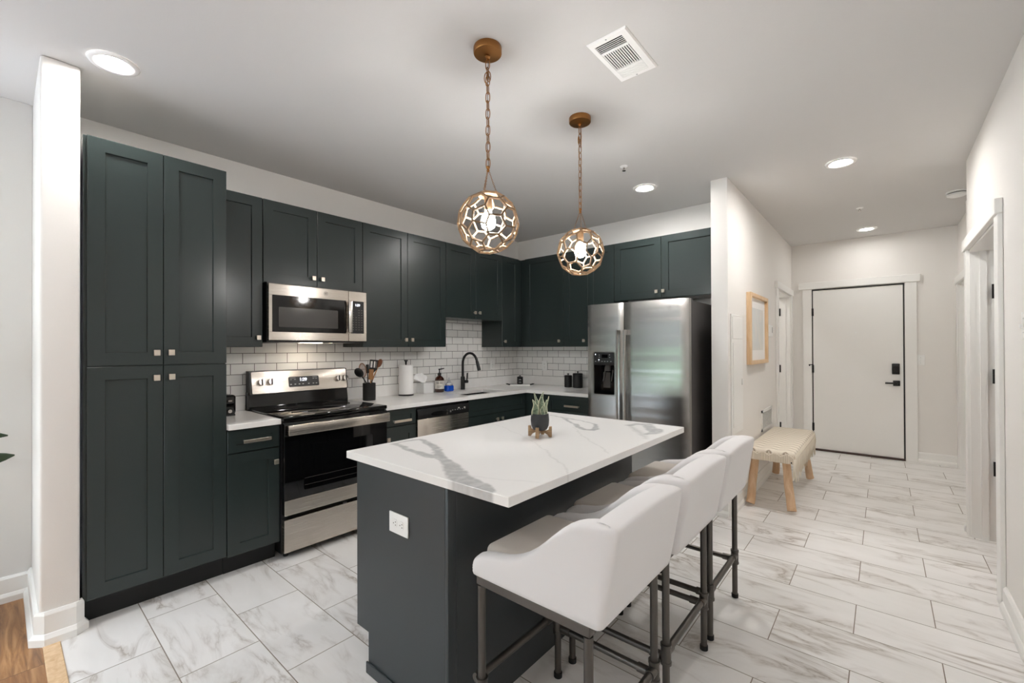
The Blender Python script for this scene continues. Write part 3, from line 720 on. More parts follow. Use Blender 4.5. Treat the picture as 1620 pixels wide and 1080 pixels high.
MB().prism(roundrect(xw0-.001, xw1+.001, zw0-.001, zw1+.001, .006), 'y', -.0285, -.002).build('window', 'black_gloss', dr)
MB().prism(roundrect(.068, .50, 1.513, 1.652, .006), 'y', -.0288, -.0284).build('screen', 'grey_glass', dr)
m = MB().box(.570, .605, -.066, -.048, 1.486, 1.73, .005)
for z in (1.503, 1.713): m.box(.578, .597, -.05, -.028, z-.012, z+.012)
m.build('handle', 'steel_trim', dr, 40)
pn = MB().box(.59, MWW-.003, -.028, -.0005, 1.735, 1.812, .003).box(.59, MWW-.003, -.028, -.0005, 1.419, 1.481, .003).box(.717, MWW-.003, -.028, -.0005, 1.48, 1.736, .002).box(.59, .6085, -.028, -.0005, 1.48, 1.736).build('control_surround', 'steel_brushed', mw)
kp = MB().prism(roundrect(.6075, .7195, 1.4815, 1.7345, .004), 'y', -.0286, -.001).build('control_panel', 'black_plastic', mw)
text('1:29', .025, 'digits', 'digits', kp, Matrix.Translation((.663, -.029, 1.705)) @ FRONT)
m = MB()
for r_ in range(9):
    for c_ in range(4):
        if r_ < 3 and c_ == 1: continue
        x = .627+c_*.0245; z = 1.665-r_*.0195
        m.box(x-.0055, x+.0055, -.029, -.0285, z-.0022, z+.0022)
m.build('key_lettering', 'print_dark', kp)
monogram(dr, .405, 1.775, .014, -.0287)

# ------------------------------------------------------------------ dishwasher
dwr = thing('dishwasher', 'stainless dishwasher with black control strip under the counter', 'dishwasher', (.61, -2.0595, 0), R90)
DW = .599
MB().box(.003, DW-.003, 0, .58, .105, .8765).build('body', 'black_plastic', dwr)
MB().box(.004, DW-.004, .05, .58, .0005, .1045).build('toe_kick', 'black_plastic', dwr)
MB().box(.006, DW-.004, -.03, -.0005, .12, .765, .004).build('door', 'steel_brushed', dwr, 40)
cpn = MB().prism([(-.0005, .768), (-.034, .768), (-.036, .80), (-.028, .85), (-.0005, .852)], 'x', .006, DW-.004).build('control_panel', 'black_plastic', dwr)
MB().prism([(.2+.085*math.cos(2*PI*i/24)+.03, .797+.019*math.sin(2*PI*i/24)) for i in range(24)], 'y', -.0375, -.034).build('pocket_handle', 'black_gloss', cpn)
MB().tube([(.315+.012*math.cos(a), -.0378, .797+.022*math.sin(a)) for a in [(-70+i*14)*PI/180 for i in range(11)]], .002, 6).build('handle_rim', 'steel_trim', cpn)
m = MB()
for i, x in enumerate((.39, .42, .45, .48, .51, .54)): m.box(x-.006, x+.006, -.0372, -.035, .803, .81)
for x in (.36, .37): m.box(x-.002, x+.002, -.0372, -.035, .79, .806)
m.build('button_lettering', 'print_grey', cpn)
MB().box(.455, .475, -.0375, -.034, .815, .824, .001).build('indicator', 'label_white', cpn)
MB().box(.528, .545, -.0375, -.034, .812, .821, .001).build('indicator', 'label_white', cpn)

# ------------------------------------------------------------------ refrigerator
fr = thing('refrigerator', 'stainless side by side refrigerator with ice dispenser', 'refrigerator', (1.53, -.755, 0))
o = (1.53, -.755, 0)
MB(o).box(1.535, 2.436, -.754, .005, .03, 1.735, .003).build('body', 'fridge_side', fr)
MB(o).box(1.55, 2.42, -.74, -.05, .0005, .0295).build('base_grille', 'black_plastic', fr)
for x in (1.545, 1.87, 2.385): MB(o).box(x, x+.045, -.80, -.70, 1.7355, 1.752, .004).build('hinge_cap', 'fridge_side', fr)
def fdoor(x0, x1, name, hole=None):
    """door with gently bowed front; optional rectangular hole for the dispenser"""
    n_ = 14; zs = [.06, 1.748]
    xs_ = [x0+(x1-x0)*i/n_ for i in range(n_+1)]
    if hole: xs_ = sorted(set([x for x in xs_ if abs(x-hole[0]) > .006 and abs(x-hole[1]) > .006]+[hole[0], hole[1]])); zs = [.06, hole[2], hole[3], 1.748]
    def yf(x):
        u_ = (x-x0)/(x1-x0)*2-1
        e = .012*max(0, abs(u_)-.93)/.07
        return -.83+.008*u_*u_+e
    bm = bmesh.new()
    fv = [[bm.verts.new((x, yf(x), z)) for z in zs] for x in xs_]
    bv = [[bm.verts.new((x, -.7565, z)) for z in zs] for x in xs_]
    for i in range(len(xs_)-1):
        for j in range(len(zs)-1):
            if hole and j == 1 and hole[0]-1e-6 <= xs_[i] < hole[1]-1e-6: continue
            bm.faces.new((fv[i][j], fv[i+1][j], fv[i+1][j+1], fv[i][j+1]))
            bm.faces.new((bv[i][j], bv[i][j+1], bv[i+1][j+1], bv[i+1][j]))
        for j, s_ in ((0, 1), (len(zs)-1, -1)): bm.faces.new((fv[i][j], bv[i][j], bv[i+1][j], fv[i+1][j]))
    for j in range(len(zs)-1):
        bm.faces.new((fv[0][j], fv[0][j+1], bv[0][j+1], bv[0][j])); bm.faces.new((fv[-1][j], bv[-1][j], bv[-1][j+1], fv[-1][j+1]))
    return MB(o)._add(bm).build(name, 'steel_fridge', fr, 30)
HO = (1.604, 1.811, .945, 1.32)
dl = fdoor(1.531, 1.8865, 'freezer_door', HO)
dr_ = fdoor(1.8925, 2.437, 'refrigerator_door')
def fhandle(par, x, s_):
    N = 16; pts = []
    for i in range(N+1):
        u_ = i/N; z = .42+(1.512-.42)*u_
        pts.append((x, -.872-.014*math.sin(PI*u_), z))
    m_ = MB(o); w, d = .0245, .012
    rows = [[(p[0]-w/2, p[1]+d/2, p[2]), (p[0]-w/2+.006, p[1]-d/2, p[2]), (p[0]+w/2-.006, p[1]-d/2, p[2]), (p[0]+w/2, p[1]+d/2, p[2])] for p in pts]
    m_.grid(rows, closev=True)
    for z in (.455, 1.49): m_.box(x-.011, x+.011, -.868, -.815, z-.022, z+.022, .003)
    return m_.build('handle', 'steel_trim', par, 40)
fhandle(dl, 1.851, -1); fhandle(dr_, 1.9195, 1)
# dispenser
x0, x1, z0, z1 = HO
ds = MB(o).box(x0, x0+.006, -.826, -.762, z0, z1).box(x1-.006, x1, -.826, -.762, z0, z1).box(x0, x1, -.826, -.762, z0, z0+.012).box(x0, x1, -.766, -.761, z0, z1).box(x0, x1, -.826, -.762, z1-.006, z1).build('dispenser', 'black_gloss', dl)
m = MB(o)
ring = roundrect(x0-.008, x1+.008, z0-.01, z1+.006, .014); rin = roundrect(x0+.002, x1-.002, z0+.002, z1-.002, .010)
rows = [[(a, -.830, b) for a, b in ring], [(a, -.836, b) for a, b in ring], [(a, -.836, b) for a, b in rin], [(a, -.824, b) for a, b in rin]]
m.grid(rows, closev=False)
for k_ in range(1): pass
bmx = m.bm; bmesh.ops.holes_fill(bmx, edges=[], sides=0)
for r0, r1 in zip(rows, rows[1:]):
    bmq = bmesh.new(); q = [bmq.verts.new(p) for p in (r0[-1], r0[0], r1[0], r1[-1])]; bmq.faces.new(q); m._add(bmq)
m.build('dispenser_bezel', 'steel_trim', dl)
dpn = MB(o).prism([(-.822, 1.205), (-.834, 1.225), (-.834, 1.318), (-.80, 1.318), (-.80, 1.205)], 'x', x0+.002, x1-.002).build('dispenser_panel', 'black_plastic', dl)
MB(o).box(1.685, 1.745, -.8352, -.8338, 1.27, 1.298).build('display', 'black_gloss', dpn)
m = MB(o)
for x in (1.623, 1.655, 1.688, 1.715, 1.742, 1.775): m.box(x-.006, x+.006, -.8352, -.8338, 1.236, 1.241)
for x, z in ((1.66, 1.295), (1.66, 1.275), (1.762, 1.297), (1.764, 1.274)): m.box(x-.004, x+.004, -.8352, -.8338, z-.003, z+.003)
m.build('key_lettering', 'print_grey', dpn)
for x, z in ((1.623, 1.3), (1.657, 1.252)): MB(o).cyl((x, -.8338, z), (x, -.8354, z), .0045, n=10).build('indicator', 'digits', dpn)
MB(o).box(1.70, 1.745, -.80, -.77, 1.15, 1.206, .004).tube([(1.69, -.775, 1.19), (1.685, -.785, 1.1), (1.672, -.79, 1.06)], .006).tube([(1.765, -.775, 1.16), (1.755, -.785, 1.06)], .006).box(1.665, 1.735, -.772, -.766, 1.0, 1.14, .002).build('paddle', 'grey_glass', dl)
monogram(dr_, 2.285, 1.674, .0165, -.8275, 'print_dark', o)

# ------------------------------------------------------------------ small things on the counter
ZC = .912
# toaster
ts = thing('toaster', 'black toaster peeking out beside the pantry on the short counter', 'toaster', (.19, -3.35, ZC)); o = (.19, -3.35, ZC)
MB(o).box(.08, .27, -3.43, -3.272, ZC+.008, 1.052, .018, 4).build('body', 'black_gloss', ts, 50)
MB(o).box(.085, .265, -3.425, -3.277, ZC+.0005, ZC+.012).build('base', 'black_plastic', ts)
for y in (-3.385, -3.325): MB(o).box(.12, .24, y-.013, y+.013, 1.0505, 1.0535).build('slot', 'slot_dark', ts)
MB(o).box(.271, .285, -3.325, -3.30, 1.01, 1.02, .002).build('lever', 'steel_trim', ts)
MB(o).cyl((.2705, -3.312, .945), (.28, -3.312, .945), .012).build('dial', 'steel_trim', ts)
# utensil crock and its utensils
CX, CY = .19, -2.226
tag(MB((CX, CY, ZC)).lathe([(.052, .0005), (.054, .004), (.054, .148), (.0515, .15), (.049, .148), (.049, .012), (.0, .012)], (CX, CY, ZC), 32, cap=True).build('utensil_crock', 'black_ceramic', smooth=40), 'matte black crock full of cooking utensils beside the range', 'utensil crock')
GUT = 'utensils in the black crock'
def spoonlike(name, label, dx, dy, tx, ty, tz, mat, head, via=None):
    base_ = Vector((CX+dx, CY+dy, ZC+.014)); tip = Vector((CX+tx, CY+ty, tz))
    t_ = thing(name, label, 'cooking utensil', base_, 0, GUT)
    vp = Vector((CX+via[0], CY+via[1], 1.066)) if via else base_.lerp(tip, .45)
    d = (tip-vp).normalized(); neck = tip-d*head['len']
    pts = [base_, base_.lerp(vp, .6), vp.lerp((base_+neck)/2, .12), vp.lerp(neck, .5), neck]
    MB(base_).tube(pts, [.0055, .0055, .005, .005, .0045], 10).build('handle', head.get('hmat', mat), t_, 60)
    side = head.get('side', Vector((.6, .8, 0))); side = (side-d*side.dot(d)).normalized(); nr = d.cross(side)
    R_ = Matrix((side, nr, d)).transposed().to_4x4(); mt = Matrix.Translation(neck.lerp(tip, .5)) @ R_
    m_ = MB(base_); L = head['len']; w = head['w']
    if head['kind'] == 'bowl':
        m_.sphere(mt.translation, 1, w/2, w*.18, L/2, 18, 12, mat=R_)
    elif head['kind'] == 'slots':
        for a, b in ((-w/2, -w*.36), (-w*.12, w*.03), (w*.22, w*.34), (w*.36, w/2)): m_.box(a, b, -.002, .002, -L*.25, L*.42, .001, mat=mt)
        m_.box(-w/2, w/2, -.002, .002, L*.38, L*.5, .001, mat=mt); m_.box(-w/2, w/2, -.002, .002, -L*.28, -L*.1, .001, mat=mt)
        m_.prism([(-w/2, -L*.2), (w/2, -L*.2), (.006, -L*.5), (-.006, -L*.5)], 'y', -.002, .002); 
        # last shape needs the head's own frame
        vs = list(m_.bm.verts)[-8:]; bmesh.ops.transform(m_.bm, matrix=mt, verts=vs)
    elif head['kind'] == 'whisk':
        for k_ in range(6):
            an = PI*k_/6; pts = []
            for i in range(13):
                u_ = -PI/2+PI*1.0*i/12*2
                r_ = w/2*math.sin(PI*(i/12)) if False else w/2*math.sin(2*PI*i/24)*1
                tt = i/12; rad = w/2*math.sin(PI*tt)**.8 if 0 < tt < 1 else 0
                sgn = 1
                pts.append(mt @ Vector((0, 0, 0)))
            loop = []
            for i in range(17):
                th_ = -PI*.5+PI*2*i/16
                rr_ = w/2*math.cos(th_); zz = L/2*math.sin(th_)
                loop.append(mt @ Vector((rr_*math.cos(an), rr_*math.sin(an), zz)))
            m_.tube(loop, .0014, 5)
    elif head['kind'] == 'blade':
        m_.box(-w/2, w/2, -.003, .003, -L/2, L/2, .0028, mat=mt)
    m_.build('head', mat, t_, 50); return t_
plain('copper', (150, 98, 66), .3, 1)
spoonlike('ladle', 'black ladle leaning left in the utensil crock', 0.024, .02, .012, -.132, 1.192, 'black_plastic', dict(kind='bowl', len=.09, w=.07), (.02, -.036))
spoonlike('whisk', 'copper wire whisk in the utensil crock', -.012, -.012, -.028, -.055, 1.235, 'copper', dict(kind='whisk', len=.125, w=.062, hmat='steel_trim'))
spoonlike('spatula', 'narrow black spatula behind the whisk in the crock', -.004, -.004, -.006, -.014, 1.222, 'black_plastic', dict(kind='blade', len=.075, w=.026))
spoonlike('slotted_turner', 'black slotted turner, the tallest in the crock', -.004, .014, -.004, .05, 1.262, 'black_plastic', dict(kind='slots', len=.115, w=.068, hmat='black_plastic'))
spoonlike('wooden_spoon', 'dark wooden spoon leaning right in the crock', -.028, -.02, -.022, .134, 1.266, 'wood_dark_spoon', dict(kind='bowl', len=.082, w=.046, hmat='wood_spoon'), (-.02, .036))
spoonlike('wooden_spatula', 'pale wooden spatula low in the middle of the crock', .009, .002, .01, .014, 1.18, 'wood_spoon', dict(kind='blade', len=.09, w=.04))
# paper towel
px, py = .112, -1.785
ph = thing('paper_towel_holder', 'black upright paper towel holder on the long counter', 'paper towel holder', (px, py, ZC)); o = (px, py, ZC)
MB(o).lathe([(.072, .0005), (.072, .008), (.066, .012), (0, .012)], o, 32).build('base', 'black_metal', ph, 40)
MB(o).cyl((px, py, ZC+.012), (px, py, ZC+.312), .006).build('rod', 'black_metal', ph, 40)
MB(o).lathe([(.006, .297), (.009, .305), (.009, .322), (.018, .328), (.018, .338), (0, .338)], o, 20).build('finial', 'black_metal', ph, 40)
tag(MB(o).lathe([(.0195, .0135), (.066, .0135), (.0665, .016), (.0665, .288), (.066, .2905), (.0195, .2905), (.0195, .0135)], o, 36, cap=False).build('paper_towel_roll', 'paper', smooth=40), 'white paper towel roll on the black holder', 'paper towel')
# tissue box
tb = thing('tissue_box', 'white cube tissue box with a tissue sticking out beside the paper towels', 'tissue box', (.078, -1.528, ZC)); o = (.078, -1.528, ZC)
MB(o).box(.022, .136, -1.59, -1.466, ZC+.0005, 1.016, .003).build('carton', 'box_white', tb)
rows = []
for i in range(25):
    u_ = i/12-1; row = []
    for j in range(11):
        v_ = j/10; spread = .016+.07*v_**.9
        fold = .010*math.sin(u_*6+v_*2)*v_+.003*math.sin(u_*13+1)*v_
        row.append((.085+fold+.02*v_*(1-u_*u_)-.0*u_, -1.552-.05*v_+u_*spread, 1.0165+(.10*v_*(1-.5*abs(u_)**2.2)+.004*math.sin(u_*9)*v_)))
    rows.append(row)
tq = MB(o).grid(rows).build('tissue', 'tissue_white', tb, 180)
md = tq.modifiers.new('thick', 'SOLIDIFY'); md.thickness = .001
# soap bottles
bx_, by_ = .12, -1.378
sb = thing('soap_bottle', 'amber pump bottle with a white label beside the blue bottle', 'soap bottle', (bx_, by_, ZC)); o = (bx_, by_, ZC)
MB(o).lathe([(.043, .0005), (.047, .004), (.047, .125), (.044, .14), (.03, .158), (.017, .166), (.016, .178), (0, .178)], o, 32).build('bottle', 'amber_glass', sb, 50)
MB(o).lathe([(.0476, .034), (.0476, .118)], o, 40, cap=False).build('label', 'label_white', sb, 60)
m = MB(o); va = math.atan2(-4.3-by_, 3.59-bx_)
def arcbar(m_, a0, a1, z0_, z1_, r_=.0479):
    m_.grid([[(bx_+r_*math.cos(a), by_+r_*math.sin(a), ZC+z) for z in (z0_, z1_)] for a in [va+a0+(a1-a0)*i/8 for i in range(9)]])
for i in range(9):
    if i in (4,): continue
    a = -.72+i*.165; arcbar(m, a, a+.1, .100, .109); arcbar(m, a+.02, a+.12, .087, .0955)
arcbar(m, -.5, .45, .062, .066); arcbar(m, -.5, .3, .052, .0545); arcbar(m, -.5, .1, .045, .047)
m.build('print', 'ink', sb)
MB(o).lathe([(.019, .172), (.019, .192), (.012, .198), (.006, .2), (.006, .225), (.011, .228), (.011, .238), (0, .24)], o, 20).tube([(bx_, by_, ZC+.233), (bx_+.018, by_+.018, ZC+.237), (bx_+.034, by_+.036, ZC+.242)], [.007, .006, .004]).build('pump', 'black_plastic', sb, 40)
bx_, by_ = .135, -1.262
bb = thing('soap_bottle', 'small clear bottle of bright blue liquid soap beside the faucet', 'soap bottle', (bx_, by_, ZC)); o = (bx_, by_, ZC)
MB(o).box(bx_-.03, bx_+.03, by_-.045, by_+.045, ZC+.0005, ZC+.062, .012, 3).build('liquid', 'blue_soap', bb, 60)
MB(o).lathe([(.042, .063), (.036, .078), (.022, .09), (.016, .1), (.016, .104), (0, .104)], o, 24).build('shoulder', 'clear_plastic', bb, 60)
MB(o).lathe([(.0155, .1045), (.015, .112), (.008, .13), (.006, .142), (0, .142)], o, 16).build('cap', 'clear_plastic', bb, 60)
# faucet
fx, fy = .10, -1.033
fc = thing('faucet', 'matte black gooseneck pull down faucet behind the sink', 'faucet', (fx, fy, ZC)); o = (fx, fy, ZC)
MB(o).lathe([(.026, .0005), (.026, .006), (.023, .01), (.023, .135), (.018, .142), (0, .142)], o, 24).build('body', 'black_metal', fc, 40)
arc = [(fx, fy, ZC+.14), (fx, fy, ZC+.27)]
RA = .105; cxz = (fx+RA, ZC+.285)
for i in range(1, 17):
    a = PI-PI*.93*i/16; arc.append((cxz[0]+RA*math.cos(a), fy+.012*i/16, cxz[1]+RA*1.05*math.sin(a)))
e1, e0 = Vector(arc[-1]), Vector(arc[-2])
dd = (e1-e0).normalized()
MB(o).tube(arc, .0135, 12).build('spout', 'black_metal', fc, 60)
MB(o).cyl(e1, e1+dd*.10, .0165, .019, 16).build('spray_head', 'black_metal', fc, 40)
MB(o).cyl((fx+.005, fy, ZC+.085), (fx+.02, fy+.055, ZC+.085), .017, n=16).cyl((fx+.016, fy+.045, ZC+.09), (fx+.022, fy+.05, ZC+.178), .007, .008, 10).build('handle', 'black_metal', fc, 40)
# serving tray in the corner + jar
tr_ = thing('serving_board', 'white marble serving board with black handles in the counter corner', 'serving board', (.29, -.28, ZC), math.radians(38))
MB().box(-.12, .12, -.075, .075, .0005, .016, .006, 3).build('board', 'quartz', tr_, 50)
for s in (-1, 1): MB().tube([(s*.118, -.03, .012), (s*.15, -.028, .02), (s*.165, 0, .022), (s*.15, .028, .02), (s*.118, .03, .012)], .006, 8).build('handle', 'black_metal', tr_, 60)
jx, jy = .275, -.262
jr = thing('jar', 'small black lidded jar on the white serving board', 'jar', (jx, jy, ZC+.0165)); o = (jx, jy, ZC+.0165)
MB(o).lathe([(.034, .0005), (.037, .003), (.037, .075), (.034, .078), (0, .078)], o, 28).build('body', 'black_gloss', jr, 40)
MB(o).lathe([(.0365, .0785), (.0365, .086), (.02, .092), (.006, .094), (.009, .105), (0, .108)], o, 28).build('lid', 'black_ceramic', jr, 40)
m = MB(o); va = math.atan2(CAM.y-jy, CAM.x-jx)
for z, w in ((.02, .5), (.028, .35), (.05, .45), (.058, .3)):
    m.grid([[(jx+.0374*math.cos(va+a), jy+.0374*math.sin(va+a), o[2]+zz) for zz in (z, z+.004)] for a in [-w+2*w*i/6 for i in range(7)]])
m.build('print', 'print_grey', jr)
# canisters
def canister(x, y, r, h, label):
    c_ = thing('canister', label, 'canister', (x, y, ZC), 0, 'black canisters'); o_ = (x, y, ZC)
    MB(o_).lathe([(r-.003, .0005), (r, .003), (r, h-.022), (r-.004, h-.02), (0, h-.02)], o_, 32).build('body', 'black_ceramic', c_, 40)
    l_ = MB(o_).lathe([(r+.001, h-.0195), (r+.001, h-.008), (r-.004, h-.002), (0, h-.002)], o_, 32).build('lid', 'black_ceramic', c_, 40)
    MB(o_).lathe([(.006, h-.002), (.006, h+.008), (.012, h+.012), (.012, h+.019), (0, h+.02)], o_, 16).build('knob', 'black_ceramic', l_, 40)
canister(.853, -.10, .043, .138, 'smaller black lidded canister, left of the pair')
canister(.977, -.095, .055, .165, 'larger black lidded canister next to the refrigerator')
# wall plates
def plate(name, label, loc, rot, kind_, horiz=False, mat='plastic_white'):
    p_ = thing(name, label, 'wall switch' if kind_ == 'switch' else 'power outlet', loc, rot)
    w, h = (.12, .079) if horiz else (.075, .12)
    MB().box(-w/2, w/2, -.0065, -.0006, -h/2, h/2, .002).build('cover_plate', mat, p_, 40)
    if kind_ == 'switch':
        MB().box(-.006, .006, -.018, -.0066, -.012, .006, .002).build('toggle', mat, p_)
        MB().box(-.0022, .0022, -.0074, -.0066, .028, .032).box(-.0022, .0022, -.0074, -.0066, -.034, -.03).build('screw', 'print_grey', p_)
    else:
        for s in (-1, 1):
            cx, cz = (s*.021, 0) if horiz else (0, s*.021)
            f_ = MB().prism(roundrect(cx-.015, cx+.015, cz-.0165, cz+.0165, .012), 'y', -.0082, -.0066).build('socket', mat, p_)
            q = MB()
            for a, b in (((-.006, .006), (.006, .006), (0, -.007)) if not horiz else ((.006, -.006), (.006, .006), (-.007, 0))):
                if horiz: q.box(cx-a*.0-.0035-.006, cx-.0025-.006, -.0088, -.0083, .004, .008) if False else q.box(cx+a-.0022, cx+a+.0022, -.0088, -.0083, cz+b-.0016, cz+b+.0016)
                else: q.box(cx+a-.0014, cx+a+.0014, -.0088, -.0083, cz+b-.003, cz+b+.003)
            q.build('slot', 'slot_dark', f_)
    return p_
plate('wall_outlet', 'white outlet plate set sideways on the island end panel', (2.161, -3.3025, .679), 0, 'outlet', True)
plate('wall_outlet', 'white outlet on the tile wall left of the black canisters', (.43, YK-.0075, 1.142), 0, 'outlet')
plate('wall_switch', 'white switch plate on the tiles right of the faucet', (.0075, -.462, 1.166), R90, 'switch')
plate('wall_switch', 'white light switch right of the entry door', (3.928, YB, 1.2), 0, 'switch')
plate('wall_switch', 'white switch on the near right wall at the picture edge', (XR, -1.388, 1.45), -R90, 'switch')

# plant on the island
sx_, sy_, sz_ = 2.275, -2.545, .9145
sd = thing('plant_stand', 'small crossed wooden stand under the dark plant pot', 'plant stand', (sx_, sy_, sz_), math.radians(22)); 
prof_ = [(-.06, .0), (-.048, .0), (-.04, .012), (-.02, .022), (.02, .022), (.04, .012), (.048, .0), (.06, .0), (.06, .052), (.049, .052), (.046, .037), (.03, .03), (-.03, .03), (-.046, .037), (-.049, .052), (-.06, .052)]
for k_, a in enumerate((0, 90)):
    mb = MB(); mb.prism(prof_ if not k_ else [(x, z*.999) for x, z in prof_], 'y', -.0075, .0075)
    bmesh.ops.transform(mb.bm, matrix=Matrix.Rotation(math.radians(a), 4, 'Z'), verts=mb.bm.verts)
    mb.build('cross_brace', 'wood_stand', sd)
pp = thing('potted_plant', 'small snake plant in a dark pot on the island', 'potted plant', (sx_, sy_, sz_+.0312)); o = (sx_, sy_, sz_+.0312)
MB(o).lathe([(.024, .0), (.036, .006), (.044, .025), (.0465, .05), (.044, .083), (.041, .084), (.041, .07), (0, .07)], o, 36).build('pot', 'pot_dark', pp, 50)
MB(o).lathe([(0, .0705), (.0405, .0705), (.0, .074)], o, 24, cap=False).build('soil', 'soil', pp)
m = MB(o)
for i in range(6):
    a = -1.2+i*.3; m.sphere((sx_+.03*math.cos(a-.4), sy_+.03*math.sin(a-.4), o[2]+.076), .005+.002*(i % 2), u=8, v=6)
m.build('pebbles', 'pebble', pp, 180)
_right = Vector((_rt.x, _rt.y, 0))
for (off, dep, hgt, w, lean, curl) in ((-.022, -.012, .085, .034, -.012, .5), (-.012, .018, .118, .022, -.012, -.4), (.006, .006, .122, .036, .012, .2), (.026, .004, .082, .026, .004, -.6), (.03, .015, .098, .014, .014, .8), (.012, -.014, .06, .02, .006, .3)):
    bm = bmesh.new(); el = bm.verts.layers.float.new('edge'); rows = []
    fwd = Vector((_fw.x, _fw.y, 0)).normalized()
    b0 = Vector((sx_, sy_, o[2]+.07))+_right*off+fwd*dep
    for j in range(15):
        u_ = j/14
        ww = w/2*(.62+.5*math.sin(PI*min(u_*1.35, 1)))*(1-u_**3.2)+.0004
        cen = b0+Vector((0, 0, hgt*u_))+_right*(lean*u_*u_)+_right*.004*math.sin(u_*6+off*90)
        row = []
        for k_ in range(7):
            s_ = k_/3-1
            p = cen+_right*(s_*ww*math.cos(curl*.4))+fwd*(s_*ww*math.sin(curl*.4)+.35*ww*s_*s_*-1)
            v = bm.verts.new(p-Vector(o)); v[el] = 1.0 if abs(s_) > .9 else (.15 if abs(s_) > .6 else 0); row.append(v)
        rows.append(row)
    for a, b in zip(rows, rows[1:]):
        for k_ in range(6): bm.faces.new((a[k_], a[k_+1], b[k_+1], b[k_]))
    me = bpy.data.meshes.new('leaf'); bm.to_mesh(me); bm.free(); me.materials.append(M['snake_leaf'])
    for p in me.polygons: p.use_smooth = True
    lf = bpy.data.objects.new('leaf', me); COL.objects.link(lf); lf.parent = pp
    md = lf.modifiers.new('thick', 'SOLIDIFY'); md.thickness = .002

# ------------------------------------------------------------------ stools (built around the seat centre, facing -x towards the island)
def make_stool(label, y):
    t_ = thing('bar_stool', label, 'bar stool', (2.77, y, 0), 0, 'white upholstered bar stools at the island')
    # wrap-around arms and back: cross sections swept along a U-shaped plan
    hw = .252; plan = []
    xb = .255; xf = -.235; rc = .022
    plan += [(xf, -hw), (xf+.02, -hw), (-.16, -hw), (-.10, -hw), (-.04, -hw), (.03, -hw), (.09, -hw), (.14, -hw), (.18, -hw), (.215, -hw), (xb-rc, -hw)]
    for i in range(1, 5):
        a = -PI/2+PI/2*i/4; plan.append((xb-rc+rc*math.cos(a), -hw+rc+rc*math.sin(a)))
    half = plan[:]; plan += [(xb, -.2), (xb, -.1), (xb, 0), (xb, .1), (xb, .2)]
    plan += [(x, -y_) for x, y_ in half[::-1]]
    def ztop(x, y_):
        pts = [(-.235, .645), (-.215, .672), (-.16, .688), (-.10, .694), (-.04, .712), (.03, .755), (.09, .815), (.14, .858), (.175, .874), (.21, .879), (.26, .882)]
        for (a, za), (b, zb_) in zip(pts, pts[1:]):
            if x <= b: z = za+(zb_-za)*max(0, (x-a))/(b-a); break
        else: z = .882
        if x > .24: z += .012*math.cos(y_/hw*PI/2)
        return z
    rows = []; N = len(plan)
    for i, (x, y_) in enumerate(plan):
        a, b = plan[max(0, i-1)], plan[min(N-1, i+1)]
        tx, ty = b[0]-a[0], b[1]-a[1]; L = math.hypot(tx, ty); nx, ny = ty/L, -tx/L      # outward normal
        zt = ztop(x, y_); back = min(1, max(0, (x-.05)/.2))
        th = .062+.035*back; z0_ = .598
        fl = .05*back                                                       # back flares out towards its top
        sec = []
        hgt = zt-z0_
        for off, zz in ((-.004, 0), (0, .012), (.001, hgt*.5), (.0, hgt-.022), (-.002, hgt-.008), (-.012, hgt-.001), (-th*.5, hgt+.003), (-th+.016, hgt-.001), (-th+.004, hgt-.010), (-th, hgt-.026), (-th, hgt*.45), (-th, 0)):
            f_ = fl*(zz/.28) - fl*.05
            sec.append((x+nx*off+f_*max(0, nx), y_+ny*off, z0_+zz))
        rows.append(sec)
    MB().grid(rows, closev=True).build('back_and_arms', 'stool_fabric', t_, 70, sub=1)
    MB().box(-.235, .17, -.188, .188, .5995, .684, .028, 4).build('seat_cushion', 'seat_fabric', t_, 60)
    f_ = MB().box(-.225, .21, -.235, -.207, .566, .5975, .003).box(-.225, .21, .207, .235, .566, .5975, .003).box(-.225, -.197, -.207, .207, .566, .5975, .003).box(.182, .21, -.207, .207, .566, .5975, .003)
    f_.build('seat_frame', 'pipe_iron', t_)
    for sx in (-1, 1):
        for sy in (-1, 1):
            x = -.21 if sx < 0 else .2; y_ = sy*.224
            l_ = MB().cyl((x, y_, .018), (x, y_, .5655), .0135, n=14).build('leg', 'pipe_iron', t_, 40)
            MB().cyl((x, y_, .0005), (x, y_, .02), .017, n=14).build('foot_cap', 'rubber', l_, 40)
            MB().cyl((x, y_, .185), (x, y_, .255), .0185, n=14).cyl((x, y_, .183), (x, y_, .193), .0205, n=14).cyl((x, y_, .247), (x, y_, .257), .0205, n=14).build('pipe_fitting', 'pipe_iron', l_, 40)
    for y_ in (-.224, .224):
        MB().cyl((-.19, y_, .205), (.18, y_, .205), .0125, n=12).cyl((-.19, y_, .205), (-.15, y_, .205), .0165, n=12).cyl((.14, y_, .205), (.18, y_, .205), .0165, n=12).build('side_stretcher', 'pipe_iron', t_, 40)
    for x, nm in ((-.24, 'footrest'), (.2, 'rear_stretcher')):
        z = .235 if x < 0 else .225
        MB().cyl((x, -.222, z), (x, .222, z), .0135, n=12).cyl((x, -.222, z), (x, -.18, z), .017, n=12).cyl((x, .18, z), (x, .222, z), .017, n=12).build(nm, 'pipe_iron', t_, 40)
    return t_
stool = make_stool('white upholstered bar stool nearest the outlet end of the island', -3.033)
dup(stool, (2.77, -2.475, 0), 'white upholstered bar stool in the middle of the three')
dup(stool, (2.77, -1.935, 0), 'white upholstered bar stool nearest the refrigerator')

